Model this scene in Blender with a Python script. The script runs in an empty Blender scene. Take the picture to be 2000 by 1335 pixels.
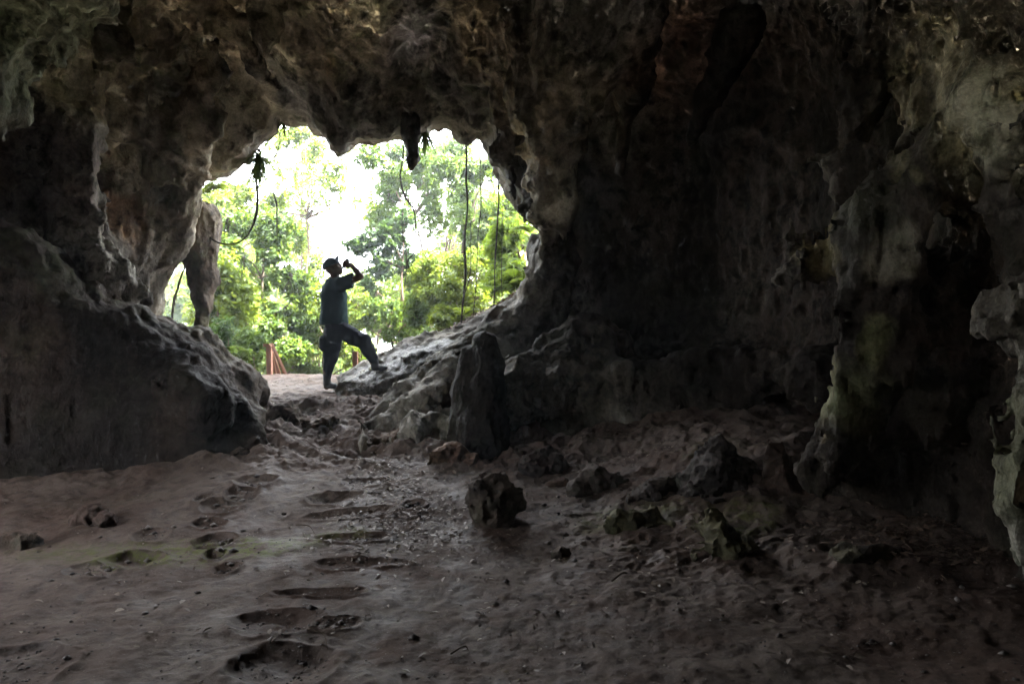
import bpy, math, random, time
import numpy as np
T0 = time.time()
def log(*a): print('[t %.1f]' % (time.time() - T0), *a, flush=True)
sc = bpy.context.scene
col = sc.collection
F0 = 1333.0; CH = 1.5
def W(px, py, Y):
    return np.array([(px - 1000.0) / F0 * Y, Y, CH - (py - 667.5) / F0 * Y])

# ------------------------------------------------------------------ noise
rs = np.random.RandomState(7)
TAB = (rs.rand(64, 64, 64) * 2 - 1).astype(np.float32).ravel()
def rotm(a, b, c):
    ca, sa, cb, sb, cc, s_c = math.cos(a), math.sin(a), math.cos(b), math.sin(b), math.cos(c), math.sin(c)
    return (np.array([[ca, -sa, 0], [sa, ca, 0], [0, 0, 1]]) @ np.array([[cb, 0, sb], [0, 1, 0], [-sb, 0, cb]]) @ np.array([[1, 0, 0], [0, cc, -s_c], [0, s_c, cc]])).astype(np.float32)
ROT = [rotm(.5 + 1.7 * i, .9 + 2.3 * i, .3 + 1.1 * i) for i in range(10)]
def vnoise(P, o=0):
    P = P.astype(np.float32) @ ROT[o % 10] + np.float32(17.3 * (o + 1))
    i = np.floor(P); f = P - i; i = i.astype(np.int32) & 63
    f = f * f * f * (f * (f * 6 - 15) + 10)
    j = (i + 1) & 63
    x0, y0, z0 = i[:, 0] << 12, i[:, 1] << 6, i[:, 2]
    x1, y1, z1 = j[:, 0] << 12, j[:, 1] << 6, j[:, 2]
    fx, fy, fz = f[:, 0], f[:, 1], f[:, 2]
    def L(a, b, t): return a + (b - a) * t
    c00 = L(TAB[x0 + y0 + z0], TAB[x1 + y0 + z0], fx); c10 = L(TAB[x0 + y1 + z0], TAB[x1 + y1 + z0], fx)
    c01 = L(TAB[x0 + y0 + z1], TAB[x1 + y0 + z1], fx); c11 = L(TAB[x0 + y1 + z1], TAB[x1 + y1 + z1], fx)
    return L(L(c00, c10, fy), L(c01, c11, fy), fz)
def fbm(P, freq, octs=4, gain=.5, seed=0, ridged=False):
    s = np.zeros(len(P), np.float32); a = 1.0; f = freq
    for o in range(octs):
        n = vnoise(P * f, o + seed)
        if ridged: n = 1 - 2 * np.abs(n) ** .8
        s += a * n; a *= gain; f *= 2.07
    return s

# ------------------------------------------------------------------ materials
def nn(nt, typ, **kw):
    n = nt.nodes.new(typ)
    for k, v in kw.items():
        if hasattr(n, k): setattr(n, k, v)
        else: n.inputs[k].default_value = v
    return n
def new_mat(name):
    m = bpy.data.materials.new(name); m.use_nodes = True
    nt = m.node_tree; b = nt.nodes['Principled BSDF']
    return m, nt, b
def mix(nt, fac, a, b, mode='MIX'):
    n = nt.nodes.new('ShaderNodeMix'); n.data_type = 'RGBA'; n.blend_type = mode
    for s, v in ((n.inputs['Factor'], fac), (n.inputs['A'], a), (n.inputs['B'], b)):
        if isinstance(v, (int, float)): s.default_value = v
        elif isinstance(v, tuple): s.default_value = (*v, 1)
        else: nt.links.new(v, s)
    return n.outputs['Result']
def noise(nt, scale, detail=5, rough=.55, vec=None, dist=0.0):
    n = nt.nodes.new('ShaderNodeTexNoise'); n.inputs['Scale'].default_value = scale
    n.inputs['Detail'].default_value = detail; n.inputs['Roughness'].default_value = rough
    n.inputs['Distortion'].default_value = dist
    if vec is not None: nt.links.new(vec, n.inputs['Vector'])
    return n.outputs['Fac']
def ramp(nt, fac, p0, p1, c0=(0, 0, 0), c1=(1, 1, 1)):
    n = nt.nodes.new('ShaderNodeValToRGB'); e = n.color_ramp.elements
    e[0].position = p0; e[0].color = (*c0, 1); e[1].position = p1; e[1].color = (*c1, 1)
    nt.links.new(fac, n.inputs[0]); return n.outputs[0]
def coords(nt, scale=(1, 1, 1)):
    t = nt.nodes.new('ShaderNodeNewGeometry')
    m = nt.nodes.new('ShaderNodeMapping'); m.inputs['Scale'].default_value = scale
    nt.links.new(t.outputs['Position'], m.inputs['Vector']); return m.outputs['Vector']
def bump(nt, h, strength, dist, prev=None):
    n = nt.nodes.new('ShaderNodeBump'); n.inputs['Strength'].default_value = strength; n.inputs['Distance'].default_value = dist
    nt.links.new(h, n.inputs['Height'])
    if prev is not None: nt.links.new(prev, n.inputs['Normal'])
    return n.outputs['Normal']
def rock_mat(name, dark, light, moss=(0.10, 0.13, 0.05), mossamt=.35, wet=.0, usetint=True, fine=1.0, fl=1.0, dust=0):
    m, nt, b = new_mat(name); L = nt.links
    v = coords(nt); vs = coords(nt, (1, 1, .3))
    n1 = noise(nt, .9, 6, .6, vs, .6); n2 = noise(nt, 6, 6, .65, v, .3); n3 = noise(nt, 38, 4, .7, v)
    c = mix(nt, ramp(nt, n1, .44, .57), dark, light)
    c = mix(nt, ramp(nt, n2, .48, .66), c, tuple(x * .45 for x in dark))
    warm = noise(nt, 1.7, 4, .6, vs, .8)
    wc = mix(nt, ramp(nt, warm, .58, .72), c, (0.19, 0.125, .075))
    c = mix(nt, .32, c, wc)
    # algae on faces turned outward/up
    mo = ramp(nt, noise(nt, 2.3, 6, .7, v, .4), .50, .66)
    g = nt.nodes.new('ShaderNodeMath'); g.operation = 'MULTIPLY'; L.new(mo, g.inputs[0]); g.inputs[1].default_value = mossamt
    c = mix(nt, g.outputs[0], c, moss)
    c = mix(nt, ramp(nt, n3, .3, .7), mix(nt, .5, c, (.03, .025, .02)), c)
    if dust:
        g2 = nt.nodes.new('ShaderNodeNewGeometry'); sx = nt.nodes.new('ShaderNodeSeparateXYZ'); L.new(g2.outputs['Normal'], sx.inputs[0])
        md = nt.nodes.new('ShaderNodeMath'); md.operation = 'MULTIPLY'; L.new(ramp(nt, sx.outputs['Z'], .35, .85), md.inputs[0]); L.new(ramp(nt, n2, .4, .6, (dust,) * 3, (dust * .4,) * 3), md.inputs[1])
        c = mix(nt, md.outputs[0], c, (.17, .13, .10))
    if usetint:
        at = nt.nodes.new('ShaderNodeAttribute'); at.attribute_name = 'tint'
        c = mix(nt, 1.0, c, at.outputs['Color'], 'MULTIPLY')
    L.new(c, b.inputs['Base Color'])
    r = ramp(nt, n2, .3, .7, (.62 - .25 * wet,) * 3, (.95 - .15 * wet,) * 3)
    if usetint:
        ml = nt.nodes.new('ShaderNodeMath'); ml.operation = 'MULTIPLY'; L.new(r, ml.inputs[0]); L.new(at.outputs['Alpha'], ml.inputs[1]); r = ml.outputs[0]
    L.new(r, b.inputs['Roughness']); b.inputs['Specular IOR Level'].default_value = .3 + wet * .4
    vo = nt.nodes.new('ShaderNodeTexVoronoi'); vo.inputs['Scale'].default_value = 16; L.new(v, vo.inputs['Vector'])
    vz = coords(nt, (1, 1, .28)); flute = noise(nt, 9, 5, .65, vz, 1.2)
    nb = bump(nt, flute, .6, .045 * fine * fl)
    nb = bump(nt, n2, .7, .04 * fine, nb)
    nb = bump(nt, vo.outputs['Distance'], .35, .02 * fine, nb)
    nb = bump(nt, n3, .8, .014 * fine, nb)
    L.new(nb, b.inputs['Normal'])
    return m
def plain_mat(name, c, rough=.7, spec=.3, var=.35, scale=30, bumpd=0.0):
    m, nt, b = new_mat(name)
    n = noise(nt, scale, 4, .6, coords(nt))
    nt.links.new(mix(nt, n, tuple(x * (1 - var) for x in c), tuple(min(1, x * (1 + var)) for x in c)), b.inputs['Base Color'])
    b.inputs['Roughness'].default_value = rough; b.inputs['Specular IOR Level'].default_value = spec
    if bumpd: nt.links.new(bump(nt, n, .6, bumpd), b.inputs['Normal'])
    return m
def leaf_mat(name, c, c2, trans=.5):
    m, nt, b = new_mat(name); L = nt.links
    g = nt.nodes.new('ShaderNodeNewGeometry')
    rc = mix(nt, g.outputs['Random Per Island'], c, c2)
    nz = noise(nt, 1.1, 3, .5, coords(nt))
    cc = mix(nt, ramp(nt, nz, .35, .65), rc, tuple(x * .6 for x in c))
    L.new(cc, b.inputs['Base Color']); b.inputs['Roughness'].default_value = .5; b.inputs['Specular IOR Level'].default_value = .25
    t = nt.nodes.new('ShaderNodeBsdfTranslucent')
    L.new(mix(nt, .6, cc, (c2[0] * 1.6, c2[1] * 1.5, c2[2] * .6)), t.inputs['Color'])
    mx = nt.nodes.new('ShaderNodeMixShader'); mx.inputs[0].default_value = trans
    out = nt.nodes['Material Output']; L.new(b.outputs[0], mx.inputs[1]); L.new(t.outputs[0], mx.inputs[2]); L.new(mx.outputs[0], out.inputs['Surface'])
    return m

# ------------------------------------------------------------------ object helpers
def tag(o, label=None, cat=None, group=None, kind=None):
    if label: o['label'] = label
    if cat: o['category'] = cat
    if group: o['group'] = group
    if kind: o['kind'] = kind
    return o
def empty(name, loc=(0, 0, 0)):
    o = bpy.data.objects.new(name, None); o.location = loc; o.empty_display_size = .1; col.objects.link(o); return o
def mesh_np(name, V, Fc, mat, parent=None, smooth=True, tint=None, loc=None, alpha=None):
    """V (n,3); Fc (m,k) array or list of arrays"""
    me = bpy.data.meshes.new(name)
    Fs = Fc if isinstance(Fc, list) else [Fc]
    Fs = [f for f in Fs if len(f)]
    V = np.asarray(V, np.float32)
    if loc is not None: V = V - np.asarray(loc, np.float32)
    me.vertices.add(len(V)); me.vertices.foreach_set('co', V.ravel())
    li = np.concatenate([f.ravel() for f in Fs]).astype(np.int32)
    ls = np.concatenate([np.full(len(f), f.shape[1]) for f in Fs])
    me.loops.add(len(li)); me.loops.foreach_set('vertex_index', li)
    me.polygons.add(len(ls)); me.polygons.foreach_set('loop_start', np.concatenate([[0], np.cumsum(ls)[:-1]]).astype(np.int32))
    me.update(calc_edges=True)
    if smooth: me.polygons.foreach_set('use_smooth', np.ones(len(ls), bool))
    if tint is not None:
        a = me.color_attributes.new('tint', 'FLOAT_COLOR', 'POINT')
        a.data.foreach_set('color', np.concatenate([tint, np.ones((len(V), 1)) if alpha is None else alpha.reshape(-1, 1)], 1).astype(np.float32).ravel())
    me.materials.append(mat)
    o = bpy.data.objects.new(name, me); col.objects.link(o)
    if loc is not None: o.location = tuple(loc)
    if parent is not None: o.parent = parent
    return o
def vnormals(V, Fq):
    n = np.cross(V[Fq[:, 2]] - V[Fq[:, 0]], V[Fq[:, 3]] - V[Fq[:, 1]])
    N = np.zeros_like(V)
    for k in range(4):
        for c in range(3): N[:, c] += np.bincount(Fq[:, k], n[:, c], len(V))
    return N / (np.linalg.norm(N, axis=1, keepdims=True) + 1e-9)

# ------------------------------------------------------------------ implicit surface mesher (surface nets)
def surface_nets(F, axes, mapf, margin, block=8):
    n = [len(a) for a in axes]
    nb = [int(math.ceil(k / block)) for k in n]
    ci = [np.minimum(np.arange(b) * block + block // 2, k - 1) for b, k in zip(nb, n)]
    A, B, C = np.meshgrid(*[axes[i][ci[i]] for i in range(3)], indexing='ij')
    P = mapf(np.stack([A.ravel(), B.ravel(), C.ravel()], 1))
    fc = F(P, False).reshape(nb)
    P4 = P.reshape(*nb, 3)
    d = np.zeros(nb, np.float32)
    for ax in range(3):
        if nb[ax] > 1:
            g = np.linalg.norm(np.diff(P4, axis=ax), axis=-1)
            g = np.concatenate([g, np.take(g, [-1], axis=ax)], axis=ax); d += g ** 2
    act = np.abs(fc) < np.sqrt(d) * .62 + margin
    f = np.repeat(np.repeat(np.repeat(fc, block, 0), block, 1), block, 2)[:n[0], :n[1], :n[2]].astype(np.float32)
    m = np.repeat(np.repeat(np.repeat(act, block, 0), block, 1), block, 2)[:n[0], :n[1], :n[2]]
    f = f.ravel(); idx = np.flatnonzero(m.ravel()); del m
    for s in range(0, len(idx), 400000):
        q = idx[s:s + 400000]; i, j, k = np.unravel_index(q, n)
        f[q] = F(mapf(np.stack([axes[0][i], axes[1][j], axes[2][k]], 1)), True)
    f = f.reshape(n); sgn = f < 0
    cnt = np.zeros([k - 1 for k in n], np.uint8)
    for a in (0, 1):
        for b in (0, 1):
            for c in (0, 1):
                cnt += sgn[a:n[0] - 1 + a, b:n[1] - 1 + b, c:n[2] - 1 + c]
    cells = np.argwhere((cnt > 0) & (cnt < 8)); del cnt
    vid = np.full([k - 1 for k in n], -1, np.int32); vid[tuple(cells.T)] = np.arange(len(cells))
    acc = np.zeros((len(cells), 3), np.float32); num = np.zeros(len(cells), np.float32)
    corners = [(a, b, c) for a in (0, 1) for b in (0, 1) for c in (0, 1)]
    val = {cr: f[cells[:, 0] + cr[0], cells[:, 1] + cr[1], cells[:, 2] + cr[2]] for cr in corners}
    for cr in corners:
        for ax in range(3):
            if cr[ax] == 0:
                c2 = list(cr); c2[ax] = 1; a, b = val[cr], val[tuple(c2)]
                x = (a < 0) != (b < 0); t = np.where(x, a / np.where(x, a - b, 1), 0)
                p = np.zeros((len(cells), 3), np.float32)
                for q in range(3): p[:, q] = cr[q] + (t if q == ax else 0)
                acc += p * x[:, None]; num += x
    G = cells + acc / num[:, None]
    ax_idx = []
    for q in range(3):
        i = np.clip(np.floor(G[:, q]).astype(int), 0, n[q] - 2); ax_idx.append(axes[q][i] + (axes[q][i + 1] - axes[q][i]) * (G[:, q] - i))
    V = mapf(np.stack(ax_idx, 1)).astype(np.float32)
    quads = []
    for ax in range(3):
        o1, o2 = [q for q in range(3) if q != ax]
        sl0 = [slice(None)] * 3; sl1 = [slice(None)] * 3; sl0[ax] = slice(0, -1); sl1[ax] = slice(1, None)
        cr = sgn[tuple(sl0)] != sgn[tuple(sl1)]
        e = np.argwhere(cr); e = e[(e[:, o1] > 0) & (e[:, o1] < n[o1] - 1) & (e[:, o2] > 0) & (e[:, o2] < n[o2] - 1)]
        if not len(e): continue
        def cid(d1, d2):
            c = e.copy(); c[:, o1] -= d1; c[:, o2] -= d2; return vid[c[:, 0], c[:, 1], c[:, 2]]
        q = np.stack([cid(1, 1), cid(0, 1), cid(0, 0), cid(1, 0)], 1)
        inside = sgn[e[:, 0], e[:, 1], e[:, 2]]
        flip = inside if ax != 1 else ~inside
        q[~flip] = q[~flip][:, ::-1]
        quads.append(q)
    Q = np.concatenate(quads); Q = Q[(Q >= 0).all(1)]
    return V, Q
def cart(lo, hi, h):
    return [np.arange(lo[i], hi[i] + h, h, dtype=np.float32) for i in range(3)]
ident = lambda P: P
def smin(a, b, k):
    h = np.clip(.5 + .5 * (b - a) / k, 0, 1); return b + (a - b) * h - k * h * (1 - h)
def smax(a, b, k): return -smin(-a, -b, k)
def rcone(P, a, b, ra, rb):
    ba = (b - a).astype(np.float32); pa = P - a.astype(np.float32); l2 = float(ba @ ba) + 1e-9
    t = np.clip(pa @ ba / l2, 0, 1)
    return np.linalg.norm(pa - t[:, None] * ba, axis=1) - (ra + (rb - ra) * t)
def chain(P, pts, k=.1, scale=None):
    """pts: list of (x,y,z,r)"""
    d = None
    Q = P if scale is None else P * np.asarray(scale, np.float32)
    for p, q in zip(pts[:-1], pts[1:]):
        a = np.array(p[:3]); b = np.array(q[:3])
        if scale is not None: a = a * scale; b = b * scale
        e = rcone(Q, a, b, p[3], q[3]); d = e if d is None else smin(d, e, k)
    return d
def pxc(pts): return [(*W(a, b, Y), r) for a, b, Y, r in pts]
def bb_near(P, pts, pad):
    a = np.array([p[:3] for p in pts]); r = max(p[3] for p in pts) + pad
    lo = a.min(0) - r; hi = a.max(0) + r
    return ((P > lo) & (P < hi)).all(1)
def add_chain(f, P, pts, k=.15, pad=.5, kk=.1):
    m = bb_near(P, pts, pad + k)
    if m.any(): f[m] = smin(f[m], chain(P[m], pts, kk), k)
    return f

# ------------------------------------------------------------------ ground height
gy = [-8, 0, 2, 3, 4.5, 6, 7, 8, 9, 10, 10.5, 11.2, 12.5, 15, 20, 60, 400]
gz = [0, 0, 0, 0, .1, .30, .45, .65, .86, .975, .985, .75, -.1, -1.7, -2.6, -3, -3]
def gbase(x, y):
    z = np.interp(y, gy, gz)
    # right hand dirt slope
    t = np.clip((x - .2) / 2.2, 0, 1); m = np.clip((y - 3.2) / 2.2, 0, 1) * np.clip((8.8 - y) / 1.5, 0, 1)
    z = z + .42 * t * t * (3 - 2 * t) * m
    # outside bank on the right
    tb = np.clip((x + 2.3) / 2.6, 0, 1.6); mo = np.clip((y - 9.2) / .6, 0, 1)
    bank = 1.02 + .50 * (x + 2.2) + .03 * (y - 9.5)
    z = np.where((x > -2.3), np.maximum(z, z + (bank - z) * mo * np.clip((x + 2.3) / .6, 0, 1) * np.clip((18 - y) / 4, 0, 1)), z)
    # left outside bank
    bl = .2 + .3 * np.clip(-3.9 - x, 0, 3) - .1 * (y - 10)
    z = np.where((x < -3.9) & (y > 10), np.maximum(z, bl * np.clip((20 - y) / 6, 0, 1) + z * 0), z)
    return z
def ray_ground(px, py):
    Y = 2.0
    ys = np.linspace(2, 11, 1801); x = (px - 1000) / F0 * ys; z = CH - (py - 667.5) / F0 * ys
    d = z - gbase(x, ys); i = np.argmax(d < 0) if (d < 0).any() else len(ys) - 1
    return np.array([x[i], ys[i], gbase(x[i], ys[i])])
PITS = [  # px, py, halfw px, half depth (m), depth
 (560, 1291, 105, .15, .06), (552, 1214, 90, .12, .055), (655, 1222, 50, .06, .02), (630, 1156, 100, .055, .04), (705, 1104, 85, .07, .028),
 (680, 1050, 70, .07, .035), (680, 998, 78, .08, .05), (655, 970, 60, .10, .06), (720, 945, 50, .1, .03),
 (500, 945, 40, .12, .07), (476, 966, 32, .13, .085), (437, 986, 38, .10, .06), (395, 976, 16, .07, .04), (410, 1013, 35, .07, .03),
 (418, 1048, 36, .12, .09), (422, 1076, 24, .08, .05), (265, 1090, 62, .14, .085), (445, 1104, 30, .08, .04),
 (810, 990, 22, .07, .05), (30, 1310, 90, .2, .03), (300, 1035, 40, .1, .03),
 (190, 1110, 50, .1, .03),
]
PW = []
for (px, py, hw, hd, dp) in PITS:
    p = ray_ground(px, py); PW.append((p[0], p[1], hw * 1.0 / F0 * p[1], hd, dp * .75))
def gheight(x, y, detail=True):
    z = gbase(x, y).astype(np.float32)
    P = np.stack([x, y, np.zeros_like(x)], 1).astype(np.float32)
    wob = fbm(P, 3.2, 3, .5, 2) + .7 * fbm(P, 9, 2, .5, 6)
    for (cx, cy, rx, ry, dp) in PW:
        m = (np.abs(x - cx) < rx * 2) & (np.abs(y - cy) < ry * 2.5)
        if not m.any(): continue
        dx = (x[m] - cx) / rx; dy = (y[m] - cy) / ry
        dy = np.where(dy < 0, dy * .8, dy * 1.05)            # steep far lip, shallow near side
        e = dx * dx * np.sqrt(np.abs(dx) + .3) + dy * dy + wob[m] * .45
        t = np.clip((1.45 - e) / 1.3, 0, 1); t = t * t * (3 - 2 * t)
        z[m] -= dp * .8 * t * (1 + .35 * wob[m])
        rim = np.exp(-((e - 1.4) / .4) ** 2); z[m] += .012 * rim
    near = np.clip((6.6 - y) / 1.2, 0, 1)
    bl = [(-5.5, 5.4), (-4.5, 5.7), (-3.5, 6.15), (-2.95, 6.3), (-2.45, 6.5), (-2.3, 6.85), (-2.6, 7.4)]; db = np.full(x.shape, 9.0)
    for a, b in zip(bl[:-1], bl[1:]):
        ex, ey = b[0] - a[0], b[1] - a[1]; t = np.clip(((x - a[0]) * ex + (y - a[1]) * ey) / (ex * ex + ey * ey), 0, 1)
        db = np.minimum(db, np.hypot(x - a[0] - ex * t, y - a[1] - ey * t))
    z += .06 * np.exp(-(db / .2) ** 2) * (1 + .4 * wob)
    inside = (y < 11).astype(np.float32)
    crag = np.clip((y - 5.9) / .8, 0, 1) * np.clip((9.0 - y) / .8, 0, 1) * np.clip((x + 3.4) / .5, 0, 1) * np.clip((1.2 - x) / .8, 0, 1)
    rslope = np.clip((x - .1) / .8, 0, 1) * np.clip((y - 3.4) / 1, 0, 1)
    z += .035 * fbm(P, .9, 3, .5, 1) * inside
    z += (.011 * near + .02 * (1 - near) + .018 * rslope) * fbm(P, 4.5, 4, .55, 3)
    if detail:
        z += (.003 + .012 * crag + .004 * rslope) * fbm(P, 22, 3, .55, 5)
    r = fbm(P * np.array([1, 1.25, 1], np.float32), 1.7, 5, .5, 4, True)
    z += crag * (.075 * r + .02)
    z += rslope * .022 * np.maximum(r, -.5)
    out = np.clip((y - 11) / 3, 0, 1)
    z += out * .3 * fbm(P, .25, 3, .5, 6)
    return z

# ------------------------------------------------------------------ the cave cross sections (air outlines)
MOUTH = [(392, 468), (385, 430), (384, 395), (387, 367), (400, 355), (417, 350), (436, 347), (455, 344), (472, 327), (490, 320), (500, 296), (517, 277), (540, 265),
 (545, 246), (552, 233), (565, 245), (582, 246), (605, 246), (611, 260), (627, 261), (647, 275), (652, 292), (665, 309), (675, 297), (692, 285), (705, 277),
 (725, 281), (762, 279), (790, 276), (817, 275), (830, 262), (842, 255), (862, 256), (884, 255), (886, 272), (895, 275), (910, 279), (926, 276), (930, 266), (940, 277),
 (946, 292), (955, 307), (958, 325), (959, 341), (967, 347), (972, 362), (977, 372), (987, 390), (1000, 402), (1009, 418), (1015, 409), (1024, 400), (1031, 413), (1042, 425), (1050, 435),
 (1057, 448), (1053, 455), (1042, 457), (1032, 478), (1027, 500), (1032, 525), (1030, 548), (1026, 566), (1000, 585), (950, 610), (912, 629), (875, 643), (825, 654), (795, 661),
 (762, 679), (732, 695), (700, 711), (672, 721), (660, 740), (652, 800), (560, 840), (400, 830), (310, 740), (308, 640), (322, 600), (326, 575), (333, 545), (345, 525), (360, 506), (376, 485)]
def grow(poly, c, s, dx=0, dy=0): return [(c[0] + (x - c[0]) * s + dx, c[1] + (y - c[1]) * s + dy) for x, y in poly]
def w2(poly, Y): return np.array([(W(a, b, Y)[0], W(a, b, Y)[2]) for a, b in poly])
SEC = [
 (-9.0, np.array([(-4.2, -1), (-4.4, 2), (-3.4, 3.8), (0, 4.5), (2.4, 3.8), (3.2, 2), (3.2, -1)])),
 (2.2, np.array([(-4.3, -1), (-4.6, 2), (-3.8, 3.7), (-1, 4.4), (1.6, 4.2), (2.6, 3), (2.75, 2), (2.75, -1)])),
 (4.2, np.array([(-5.0, -1), (-5.2, 2), (-4.4, 3.6), (-1, 4.6), (1.6, 4.4), (2.8, 3.2), (3.0, 2), (3.0, -1)])),
 (5.6, w2([(-230, 1200), (-230, 700), (-160, 400), (-60, 100), (100, -110), (400, -200), (900, -220), (1400, -180), (1600, 0), (1700, 200), (1750, 500), (1760, 800), (1760, 1200)], 5.6)),
 (6.7, w2([(-80, 1100), (-70, 700), (-60, 480), (-30, 250), (60, 60), (260, -60), (550, -110), (900, -120), (1300, -120), (1500, 20), (1600, 300), (1600, 600), (1590, 760), (1560, 1100)], 6.7)),
 (7.4, w2([(100, 1050), (130, 700), (180, 520), (160, 400), (150, 300), (165, 215), (240, 110), (330, 30), (450, -10), (600, 10), (700, 40), (800, 20), (900, 0), (1100, -20), (1300, 20), (1430, 130), (1520, 400), (1520, 650), (1400, 760), (1200, 800), (1000, 815), (900, 850), (840, 1000)], 7.4)),
 (8.15, w2([(180, 1000), (210, 700), (255, 560), (270, 480), (235, 400), (225, 300), (250, 200), (330, 140), (430, 90), (520, 110), (600, 130), (660, 165), (720, 120), (800, 90), (850, 100), (900, 160), (960, 170), (1040, 100), (1200, 120), (1320, 200), (1400, 380), (1410, 560), (1330, 660), (1150, 690), (1000, 700), (880, 760), (790, 850), (715, 920), (695, 1000)], 8.15)),
 (8.75, w2([(a, b + (14 if b > 600 and a > 640 else 0)) for a, b in grow(MOUTH, (700, 480), 1.09)], 8.75)),
 (9.3, w2(MOUTH, 9.3)),
 (9.8, w2(grow(MOUTH, (700, 480), 1.05), 9.8)),
 (10.6, w2(grow(MOUTH, (700, 480), 1.25), 10.6)),
 (18.0, w2(grow(MOUTH, (700, 480), 1.6), 10.6)),
]
RX0, RX1, RZ0, RZ1, RH = -8.0, 8.0, -2.5, 8.0, .03
def raster(poly):
    xs = np.arange(RX0, RX1, RH); zs = np.arange(RZ0, RZ1, RH)
    X, Z = np.meshgrid(xs, zs, indexing='ij'); d2 = np.full(X.shape, 1e9); ins = np.zeros(X.shape, bool)
    n = len(poly)
    for i in range(n):
        a = poly[i]; b = poly[(i + 1) % n]; e = b - a; wx = X - a[0]; wz = Z - a[1]
        t = np.clip((wx * e[0] + wz * e[1]) / (e @ e + 1e-12), 0, 1)
        d2 = np.minimum(d2, (wx - e[0] * t) ** 2 + (wz - e[1] * t) ** 2)
        if a[1] != b[1]:
            c = ((a[1] > Z) != (b[1] > Z)) & (X < (b[0] - a[0]) * (Z - a[1]) / (b[1] - a[1]) + a[0]); ins ^= c
    d = np.sqrt(d2); d[ins] *= -1
    return d.astype(np.float32)
SECY = np.array([s[0] for s in SEC]); SECR = np.stack([raster(s[1]) for s in SEC])
log('sections', SECR.shape)
NX, NZ = SECR.shape[1:]
SF = SECR.ravel()
def shell(P):
    y = P[:, 1]; k = np.clip(np.searchsorted(SECY, y) - 1, 0, len(SECY) - 2)
    t = np.clip((y - SECY[k]) / (SECY[k + 1] - SECY[k]), 0, 1)
    gx = np.clip((P[:, 0] - RX0) / RH, 0, NX - 1.01); gz_ = np.clip((P[:, 2] - RZ0) / RH, 0, NZ - 1.01)
    i = gx.astype(int); j = gz_.astype(int); fx = gx - i; fz = gz_ - j
    def S(kk):
        b = kk * NX * NZ + i * NZ + j
        return (SF[b] * (1 - fx) + SF[b + NZ] * fx) * (1 - fz) + (SF[b + 1] * (1 - fx) + SF[b + NZ + 1] * fx) * fz
    return (-(S(k) * (1 - t) + S(k + 1) * t)).astype(np.float32)
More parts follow.
